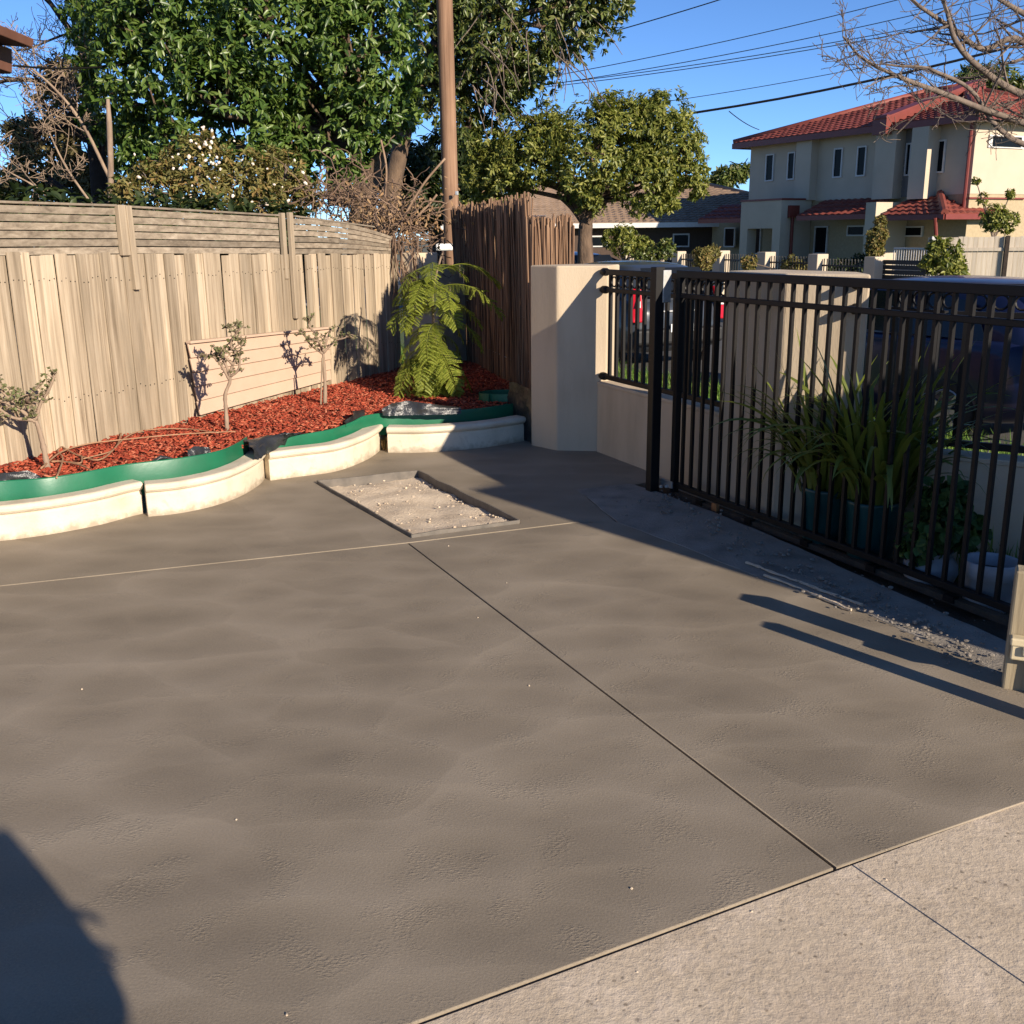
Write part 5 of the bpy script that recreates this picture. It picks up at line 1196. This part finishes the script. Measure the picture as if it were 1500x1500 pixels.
def tree(name, lab, trunk, lobes, n, per, L, W, m, bark, seed=1, droop=.35, shell=.5, twigs=60, r0=.25, cat='tree', limbs=(), clump=.45):
    """trunk: sighted path (px,py,Y); limbs: extra paths with radius"""
    r = np.random.RandomState(seed); q = random.Random(seed)
    tp_ = [at(*p) for p in trunk]; base = tp_[0]; t = thing(name, lab, cat, base)
    mb = MB(); ln = cat_rom(tp_, 6); mb.tube(ln, [r0*(1-.55*k/len(ln)) * (1+.12*noise.noise(Vector((k*.7, seed, 0)))) for k in range(len(ln))], 9)
    for pth, rr in limbs:
        l2 = cat_rom([at(*p) for p in pth], 6); mb.tube(l2, [rr*(1-.6*k/len(l2)) for k in range(len(l2))], 7)
    mb.build('trunk', M[bark], t, smooth=True)
    top = tp_[-1]; mb = MB()
    vol = np.array([a[1][0]*a[1][2] for a in lobes])**.9; pick = r.choice(len(lobes), n, p=vol/vol.sum())
    u = r.normal(size=(n, 3)); u /= np.linalg.norm(u, axis=1, keepdims=True)
    C = np.array([tuple(a[0]) for a in lobes])[pick]; Rr = np.array([a[1] for a in lobes])[pick]; mx_ = float(np.max(Rr))
    rad = shell + (1-shell)*r.random_sample(n)**.55
    bumpy = np.array([1+.34*noise.noise(Vector(tuple(c*.9/mx_ + x*2.6))) for c, x in zip(C, u)])
    tips = C + u*Rr*(rad*bumpy)[:, None]; outs = u/Rr; outs /= np.linalg.norm(outs, axis=1, keepdims=True)
    keep = np.array([noise.noise(Vector(tuple(p/(mx_*clump)))) > -.22 for p in tips]); tips = tips[keep]; outs = outs[keep]
    link('leaves', np_leaves(*whorls(tips, outs, per, L, W, droop, .5, seed), m), t, (0, 0, 0), kind='stuff')
    for c, rr in lobes:
        c = Vector(c); mid = top.lerp(c, .45) + Vector((q.gauss(0, .12), q.gauss(0, .12), .1))*rr[2]
        mb.tube(cat_rom([top, mid, c], 5), [max(.02, r0*.38*(1-.07*k)) for k in range(11)], 6)
    for i in r.choice(len(tips), min(twigs, len(tips)), replace=False):
        p = Vector(tips[i]); c = min((Vector(a[0]) for a in lobes), key=lambda a: (a-p).length)
        mid = c.lerp(p, .5) + Vector((q.gauss(0, .1), q.gauss(0, .1), q.gauss(0, .1)))*(p-c).length*.7
        mb.tube([c, mid, p], [r0*.14, r0*.09, r0*.03], 4, cap=False)
    mb.build('limbs', M[bark], t, smooth=True, kind='stuff'); return t
tree('broadleaf_tree', 'big dark glossy broadleaf tree behind the paling fence', [(528, 420, 15.5), (530, 330, 15.5), (532, 270, 15.5), (525, 215, 15.4)],
     [PL(250, 60, 15.2, 130), PL(390, 30, 15, 140), PL(515, 85, 14.8, 100), PL(330, 170, 14.6, 95), PL(480, 185, 15.0, 80), PL(180, 150, 15.6, 62), PL(170, 40, 15.8, 60), PL(420, 240, 14.8, 52), PL(545, 10, 15, 75), PL(300, -90, 15.5, 150), PL(470, -90, 15.5, 130), PL(250, 225, 14.6, 45), PL(205, 235, 15.2, 38), PL(560, 160, 14.9, 52)],
     8600, 8, .13, .36, M['big_leaf'], 'bark', 2, .5, .55, 120, .24, limbs=(([(532, 300, 15.5), (552, 230, 15.4), (572, 190, 15.3), (590, 120, 15.3)], .17), ([(500, 300, 15.6), (490, 230, 15.6), (462, 170, 15.4), (440, 120, 15.2)], .20)))
tree('overhanging_tree', 'tall darker tree with brown hanging twigs behind the power pole', [(560, 430, 25), (565, 330, 25), (600, 160, 25), (640, 60, 25)],
     [PL(645, 40, 24, 85), PL(740, 20, 24, 100), PL(835, 10, 23.5, 72), PL(885, -10, 23.5, 45), PL(705, 110, 24, 70), PL(770, 95, 23.5, 48), PL(640, 130, 24, 45), PL(700, -80, 24.5, 120), PL(830, -70, 24.5, 90), PL(730, 165, 24, 34), PL(690, 185, 24, 34)],
     6200, 8, .165, .34, M['mid_leaf'], 'bark', 5, .7, .35, 200, .28, limbs=(([(600, 20, 24.5), (640, 22, 24.3), (720, 28, 24), (800, 40, 23.5)], .10), ([(610, 62, 24), (640, 80, 24), (700, 110, 24)], .09)))
# bare hanging twigs of that tree
ht = thing('hanging_twigs', 'brown bare twigs trailing out of the overhanging tree', 'twigs', at(760, 60, 23)); mb = MB(); q = random.Random(4)
for _ in range(42):
    x, y = q.uniform(690, 850), q.uniform(-10, 90); 
    if q.random() < .35: x, y = q.uniform(690, 730), q.uniform(60, 130)
    Y = q.uniform(22.4, 23.6); p = at(x, y, Y); pts = [p]
    d = Vector((q.gauss(.1, .35), q.gauss(0, .3), -.6))
    for k in range(5): p = p + d*.22; d = d + Vector((q.gauss(0, .15), q.gauss(0, .15), -.15)); pts.append(p)
    mb.tube(pts, [.016, .015, .013, .011, .009, .006], 4, cap=False)
mb.build('twigs', M['bark_grey'], ht, kind='stuff')
tree('street_tree', 'rounded olive green street tree in front of the brown roofed house', [(858, 405, 24), (857, 345, 24), (860, 310, 24), (858, 298, 24)],
     [PL(780, 225, 24, 55), PL(735, 255, 24.3, 48), PL(865, 225, 23.6, 66), PL(905, 195, 24, 52), PL(965, 195, 24, 58), PL(985, 235, 23.6, 52), PL(1005, 262, 24, 32), PL(945, 265, 23.4, 46), PL(800, 190, 24.4, 38), PL(868, 280, 23.6, 30), PL(720, 215, 24.5, 40), PL(962, 158, 24.2, 26), PL(890, 158, 24.2, 24), PL(975, 290, 23.8, 22), PL(700, 270, 24.5, 34)],
     7000, 8, .13, .34, M['olive_leaf'], 'bark', 9, .55, .5, 120, .20, limbs=(([(858, 318, 24), (885, 295, 24), (905, 262, 24), (930, 230, 24)], .10), ([(855, 320, 24), (835, 285, 24), (800, 240, 24)], .11), ([(857, 330, 24), (838, 305, 24), (815, 285, 24)], .08)))
tree('hedge_tree', 'dense dark green trees behind the power pole', [(640, 420, 31), (640, 330, 31)],
     [PL(595, 255, 30, 48), PL(640, 262, 31, 52), PL(690, 250, 31, 50), PL(735, 285, 31, 34), PL(610, 300, 29.5, 42), PL(700, 300, 30, 40), PL(655, 215, 31, 30), PL(560, 290, 30, 40)],
     2300, 8, .24, .36, M['dark_leaf'], 'bark_dark', 12, .4, .5, 20, .2)
tree('scrubby_tree', 'brownish green scrubby tree at the far left behind bare branches', [(120, 420, 21), (118, 330, 21), (110, 270, 21)],
     [PL(100, 150, 21, 52), PL(70, 215, 21, 52), PL(130, 225, 20.6, 48), PL(42, 268, 20.4, 46), PL(110, 275, 20.4, 50), PL(150, 290, 20, 40), PL(95, 108, 21, 26), PL(0, 300, 20.4, 40), PL(30, 200, 21, 26)],
     2100, 8, .17, .26, M['brown_leaf'], 'bark_grey', 14, .4, .4, 120, .12)
tree('gum_tree', 'far off gum tree in the gap left of the townhouse', [(1062, 300, 90), (1060, 275, 90)], [PL(1060, 262, 90, 17), PL(1080, 255, 90, 14), PL(1095, 250, 90, 10), PL(1045, 268, 90, 10)], 340, 8, .6, .3, M['mid_leaf'], 'bark_grey', 16, .4, .4, 10, .2)
tree('palm_tree', 'dark bushy treetop showing above the townhouse roof', [(1440, 250, 52), (1440, 170, 52)], [PL(1425, 122, 52, 26), PL(1460, 128, 52, 30), PL(1490, 140, 52, 26)], 400, 9, .55, .2, M['mid_leaf'], 'bark_grey', 18, .6, .4, 10, .2)
bl = []
bush('understory_hedge', 'low dark greenery filling the space right behind the slatted fence top', [(fp(L_, 1.50, -1.0), (.75, .5, .55)) for L_ in (-1.5, -.5, .5, 1.5, 2.5, 3.4, 4.3)] , 5500, 6, .11, .45, M['dark_leaf'], M['bark_dark'], fp(1.5, 0, -1.0), 'hedge', None, 61, .3, .3, 60, stem_r=.012)
fs = bush('flowering_shrub', 'sprawling olive shrub with white flowers behind the fence top', [PL(225, 280, 11.2, 42), PL(290, 250, 11.4, 50), PL(355, 265, 11.6, 52), PL(415, 262, 11.9, 46), PL(300, 295, 11.2, 52), PL(185, 285, 11, 28), PL(440, 290, 11.8, 32), PL(380, 305, 11.4, 44), PL(298, 215, 11.5, 22), PL(245, 245, 11.5, 26)],
     1900, 7, .075, .36, M['scrub_leaf'], M['bark_grey'], at(320, 420, 11.5), 'shrub', None, 22, .3, .45, 200, stem_r=.022)
fl = MB(); q = random.Random(8)
ico = bmesh.new(); bmesh.ops.create_icosphere(ico, subdivisions=1, radius=1)
for v in ico.verts: v.co *= .8 + .4*abs(noise.noise(v.co*3))
fme = bpy.data.meshes.new('flower'); ico.to_mesh(fme); ico.free(); fme.materials.append(M['petal'])
for k in range(52):
    x, y = (q.gauss(300, 14), q.uniform(185, 245)) if q.random() < .5 else (q.uniform(180, 450), q.uniform(225, 300))
    o = link('flower', fme, fs, at(x, y, 10.75 + q.uniform(-.1, .3))); s_ = q.uniform(.010, .024); o.scale = (s_*1.2, s_, s_*.9); o.rotation_euler = (q.random()*6, q.random()*6, 0)
# dry vine tangle hanging over the fence end
vt2 = thing('dry_vine', 'tangle of dry brown vine heaped over the far end of the fence', 'vine', at(560, 420, 11.6)); mb = MB(); q = random.Random(17)
def wander(p, d, n, step, curl, g_=-.05):
    pts = [p]
    for _ in range(n): d = (d + Vector((q.gauss(0, curl), q.gauss(0, curl), q.gauss(g_, curl)))).normalized(); p = p + d*step; pts.append(p)
    return pts
for k in range(330):
    z_ = q.random()
    if z_ < .45: x, y, Y = q.gauss(500, 34), q.gauss(296, 20), q.uniform(11.4, 12.4)
    elif z_ < .8: x, y, Y = q.gauss(590, 24), q.gauss(338, 20), q.uniform(11.0, 11.9)
    else: x, y, Y = q.gauss(545, 40), q.gauss(315, 20), q.uniform(11, 12.5)
    if y > 300 and x < 540: y = 300 - q.random()*30
    mb.tube(wander(at(x, y, Y), Vector((q.gauss(0, 1), q.gauss(0, .5), q.gauss(.1, .6))), q.randint(5, 10), .06, .38), q.uniform(.003, .008), 4, cap=False)
for x, y in ((577, 352), (580, 350), (588, 345), (600, 340), (612, 345)):
    for _ in range(3): mb.tube(wander(at(x+q.gauss(0, 4), y, 10.95), Vector((q.gauss(.1, .2), 0, -1)), 9, .07, .16, -.1), q.uniform(.004, .009), 4, cap=False)
mb.build('stems', pm('vine_stem', (.22, .145, .095), (.12, .075, .05), 4, .9), vt2, kind='stuff')
r = np.random.RandomState(3); n_ = 700; P_a = np.array([tuple(at(q.gauss(560, 50), q.gauss(318, 24), q.uniform(11, 12.3))) for _ in range(n_)])
link('leaves', np_leaves(P_a, r.normal(size=(n_, 3))+np.array([0, 0, -.8]), r.normal(size=(n_, 3)), r.uniform(.04, .09, n_), r.uniform(.015, .03, n_), leafm('dead_leaf', [(.30, .18, .09), (.40, .27, .15), (.22, .13, .07)], .8, .2, .1)), vt2, kind='stuff')
# tall bare stems rising from the tangle beside the pole
for k, pth in enumerate(([(560, 370, 11.2), (590, 320, 11.2), (620, 270, 11.2), (652, 232, 11.2)], [(575, 372, 11.3), (600, 330, 11.3), (628, 300, 11.3), (640, 285, 11.3)], [(566, 372, 11.4), (562, 310, 11.4), (566, 250, 11.4), (558, 205, 11.4)])):
    MB().tube(cat_rom([at(*p) for p in pth], 6), .012, 5).build('stem', M['twig'], vt2, smooth=True)

def bare(name, lab, roots, m, seed, depth=4, spread=.5, up=.08, tip=.004, lmul=.68):
    q = random.Random(seed); t = thing(name, lab, 'tree', roots[0][0][0]); mb = MB(); big = MB()
    def grow(p, d, L_, r_, lv):
        n_ = 5; pts = [p]; dd = d.copy()
        for k in range(n_):
            dd = (dd + Vector((q.gauss(0, .13), q.gauss(0, .13), q.gauss(up*.4, .13)))).normalized(); pts.append(pts[-1] + dd*(L_/n_))
        rr = [max(tip, r_*(1-.5*k/n_)) for k in range(n_+1)]; (big if r_ > .03 else mb).tube(pts, rr, 6 if r_ > .03 else 4, cap=False)
        if lv <= 0: return
        for k in range(1, n_+1):
            for _ in range(1 if q.random() < .72 else 0):
                a = Vector((q.gauss(0, 1), q.gauss(0, .8), q.gauss(up*2, .9))).normalized(); nd_ = (dd*(1-spread) + a*spread).normalized()
                grow(pts[k], nd_, L_*lmul*q.uniform(.6, 1.05), rr[k]*q.uniform(.42, .62), lv-1)
    for pth, r_, L_, lv in roots:
        ln_ = cat_rom(pth, 5); rr = [r_*(1-.55*k/len(ln_)) for k in range(len(ln_))]; big.tube(ln_, rr, 8)
        for k in range(4, len(ln_), 2):
            d = (ln_[k]-ln_[k-1]).normalized(); a = Vector((q.gauss(0, 1), q.gauss(0, .8), q.gauss(.2, .9))).normalized()
            grow(ln_[k], (d*.45 + a*.6).normalized(), L_*q.uniform(.6, 1.1), rr[k]*.45, lv)
        grow(ln_[-1], (ln_[-1]-ln_[-2]).normalized(), L_, rr[-1], lv)
    if big.v: big.build('trunk', M[m], t, smooth=True)
    mb.build('twigs', M[m], t, kind='stuff'); return t
A4 = lambda *ps: [at(*p) for p in ps]
bare('bare_tree', 'leafless grey branched tree reaching in from the right edge', [
    (A4((1660, 420, 15), (1650, 300, 15), (1600, 190, 15), (1540, 120, 14.8)), .15, .8, 1),
    (A4((1560, 150, 14.8), (1490, 135, 14.6), (1430, 95, 14.4), (1400, 60, 14.2), (1388, 20, 14.2)), .055, .75, 2),
    (A4((1570, 180, 14.8), (1500, 62, 14.6), (1440, 72, 14.6), (1400, 45, 14.4), (1345, 8, 14.2)), .05, .7, 2),
    (A4((1590, 210, 14.8), (1500, 180, 14.5), (1440, 160, 14.4), (1390, 140, 14.2), (1330, 118, 14.0), (1300, 105, 14)), .05, .75, 3),
    (A4((1600, 230, 14.8), (1510, 215, 14.6), (1460, 185, 14.5), (1420, 130, 14.4), (1360, 100, 14.2)), .045, .6, 2),
    (A4((1580, 60, 14.8), (1500, 20, 14.6), (1450, -10, 14.5)), .05, .8, 2)], 'bark_grey', 31, spread=.55)
bare('bare_tree', 'leafless dark trunk and branches at the far left beside the broadleaf tree', [
    (A4((150, 420, 17), (148, 300, 17), (140, 210, 17), (130, 120, 17), (124, 20, 17), (120, -60, 17)), .17, 1.2, 2),
    (A4((128, 90, 17), (110, 55, 17), (85, 20, 17), (60, -15, 17)), .06, .9, 3),
    (A4((135, 180, 17), (110, 165, 16.8), (85, 140, 16.6), (50, 118, 16.4), (10, 118, 16.2)), .055, .8, 3)], 'bark_dark', 33, spread=.55)
bare('bare_tree', 'pale leafless limbs in front of the scrubby tree at the far left', [
    (A4((160, 260, 15), (120, 180, 15), (80, 130, 15), (40, 95, 15)), .026, .7, 3), (A4((150, 320, 15), (100, 250, 15), (70, 190, 15)), .02, .7, 3), (A4((120, 340, 15), (60, 280, 15), (10, 250, 15)), .018, .7, 3)], 'bark_pale', 35, spread=.6)
t = thing('broken_stump', 'pale broken post standing among the shrubs behind the fence', 'post', at(163, 300, 13))
MB().tube([at(163, 330, 13), at(162, 230, 13), at(160, 180, 13), at(158, 145, 13)], [.04, .036, .034, .02], 7).build('stump_shaft', M['bark_pale'], t, smooth=True)

# small garden shrubs across the street
def gsh(lab, lobes, n, L, m, base, seed, cat='shrub'):
    bush('garden_shrub', lab, lobes, n, 7, L, .4, M[m], M['bark_grey'], base, cat, None, seed, .3, .45, 12, stem_r=.03)
gsh('light green shrub behind the parked blue car roof', [PL(915, 352, 29, 24), PL(895, 350, 29, 14), PL(940, 362, 29, 18)], 420, .13, 'olive_leaf', at(915, 385, 29), 41)
gsh('green climbing bush between the small cream piers', [PL(975, 365, 28.5, 16), PL(955, 375, 28.5, 12), PL(938, 378, 28.5, 13)], 260, .12, 'mid_leaf', at(965, 390, 28.5), 42)
gsh('upright reddish green shrub beside the slatted gate', [PL(1285, 345, 27.5, 15), PL(1290, 325, 27.5, 9), PL(1282, 362, 27.5, 14)], 360, .11, 'scrub_leaf', at(1286, 385, 27.5), 43)
gsh('grey green bush in front of the sunny paling fence', [PL(1385, 378, 24, 26), PL(1365, 385, 24, 16), PL(1400, 395, 24, 18), PL(1370, 360, 24, 12)], 520, .14, 'olive_leaf', at(1385, 405, 24), 44)
gsh('tall thin shrub against the sunny cream side wall', [PL(1455, 320, 29, 20), PL(1440, 290, 29, 9), PL(1475, 325, 29, 18), PL(1430, 265, 29, 5), PL(1480, 285, 29, 7)], 420, .11, 'olive_leaf', at(1455, 350, 29), 45)
gsh('low dark bush behind the railings below the portico', [PL(1160, 390, 28.2, 16), PL(1185, 395, 28.2, 12), PL(1098, 385, 28.6, 13)], 260, .1, 'scrub_leaf', at(1160, 405, 28.2), 46)
gsh('dark bush behind the railings right of the front door', [PL(1235, 395, 28, 18), PL(1260, 385, 28, 14), PL(1215, 400, 28, 10)], 300, .1, 'dark_leaf', at(1235, 408, 28), 47)
gsh('bush hiding the bottom corner of the far railings', [PL(1030, 378, 28.6, 18), PL(1045, 370, 28.8, 12)], 260, .1, 'scrub_leaf', at(1030, 395, 28.6), 48)

# ------------------------------------------------------------------ wires
def wire(a, b, r_, lab, sag=.3, grp=None):
    A_, B_ = at(*a), at(*b); pts = [A_.lerp(B_, k/14) - Vector((0, 0, sag*4*(k/14)*(1-k/14))) for k in range(15)]
    MB().tube(pts, r_, 5).build('overhead_wire', M['black_metal'], None, smooth=True, label=lab, cat='wire', group=grp)
wire((760, 192, 27), (1620, 30, 22), .028, 'thick black service cable sagging across the sky to the right', .35)
wire((740, 88, 30), (1240, -62, 26), .014, 'topmost thin wire leaving the overhanging tree', .1, 'thin power wires')
wire((760, 120, 34), (1420, -28, 30), .012, 'thin wire second from the top across the blue sky', .15, 'thin power wires')
wire((760, 130, 34), (1520, -22, 30), .012, 'thin wire third from the top across the blue sky', .2, 'thin power wires')
wire((740, 130, 34), (1540, 0, 30), .012, 'thin wire just above the lowest of the long pair', .2, 'thin power wires')
wire((740, 134, 34), (1560, 2, 30), .012, 'lowest of the long thin wires in the bunch', .2, 'thin power wires')
wire((980, 148, 40), (1420, 66, 36), .012, 'faint short thin wire above the street tree', .1, 'thin power wires')
wire((1068, 163, 27), (1112, 190, 34), .012, 'thin lead dropping from the service cable to the townhouse roof', .05)
wire((20, 96, 13), (190, 92, 15), .012, 'thin grey cable at the top left between the eave and the tree', .05)
wire((588, 160, 30), (650, 205, 30), .012, 'thin slanting wire in the sky gap left of the power pole', .03)

# ------------------------------------------------------------------ the person whose shadow falls at the lower left
pr = thing('person', 'person with folded arms standing behind the camera, seen as the shadow at the lower left', 'person', SP*.255 + SS*.9)
M['cloth'] = pm('dark_jacket', (.03, .035, .05), (.025, .03, .04), 20, .9); M['skin'] = pm('skin', (.45, .28, .2), (.42, .26, .18), 20, .6)
def pq(u, f, z): return SP*(.255+u) + SS*(.9-f) + Vector((0, 0, z))
jt = {'hip': (0, 0, .92, .225), 'waist': (0, 0, 1.08, .18), 'chest': (0, .01, 1.28, .165), 'neck': (0, 0, 1.44, .07), 'neck2': (0, .01, 1.51, .06), 'head': (0, .02, 1.63, .095), 'crown': (0, .02, 1.70, .08)}
edges = [('hip', 'waist'), ('waist', 'chest'), ('chest', 'neck'), ('neck', 'neck2'), ('neck2', 'head'), ('head', 'crown')]
for s, n_ in ((1, 'r'), (-1, 'l')):
    jt.update({n_+'sh': (s*.175, 0, 1.375, .065), n_+'el': (s*.215, .03, 1.05, .052), n_+'wr': (-s*.0, .24, 1.12+.03*s, .036), n_+'hd': (-s*.08, .2, 1.15, .038),
               n_+'th': (s*.09, 0, .86, .09), n_+'kn': (s*.10, .02, .50, .062), n_+'an': (s*.10, 0, .09, .045), n_+'to': (s*.115, .17, .04, .04)})
    edges += [('chest', n_+'sh'), (n_+'sh', n_+'el'), (n_+'el', n_+'wr'), (n_+'wr', n_+'hd'), ('hip', n_+'th'), (n_+'th', n_+'kn'), (n_+'kn', n_+'an'), (n_+'an', n_+'to')]
for k, (z, l) in enumerate(((1.20, .285), (1.185, .31), (1.13, .30), (1.115, .285))):   # fingers of the left hand gripping the right arm
    jt['f%da' % k] = (.15, .13, z, .012); jt['f%db' % k] = (l-.06, .10, z+.005, .010); jt['f%dc' % k] = (l-.02, .04, z-.003, .008); edges += [('lhd', 'f%da' % k), ('f%da' % k, 'f%db' % k), ('f%db' % k, 'f%dc' % k)]
nm_ = list(jt); me = bpy.data.meshes.new('body'); me.from_pydata([tuple(pq(*jt[n_][:3])) for n_ in nm_], [(nm_.index(a), nm_.index(b)) for a, b in edges], [])
me.materials.append(M['cloth']); bo = link('body', me, pr, (0, 0, 0)); sk = bo.modifiers.new('skin', 'SKIN')
for i, n_ in enumerate(nm_): me.skin_vertices[0].data[i].radius = (jt[n_][3],)*2
me.skin_vertices[0].data[0].use_root = True
ss_ = bo.modifiers.new('sub', 'SUBSURF'); ss_.levels = 2; ss_.render_levels = 2
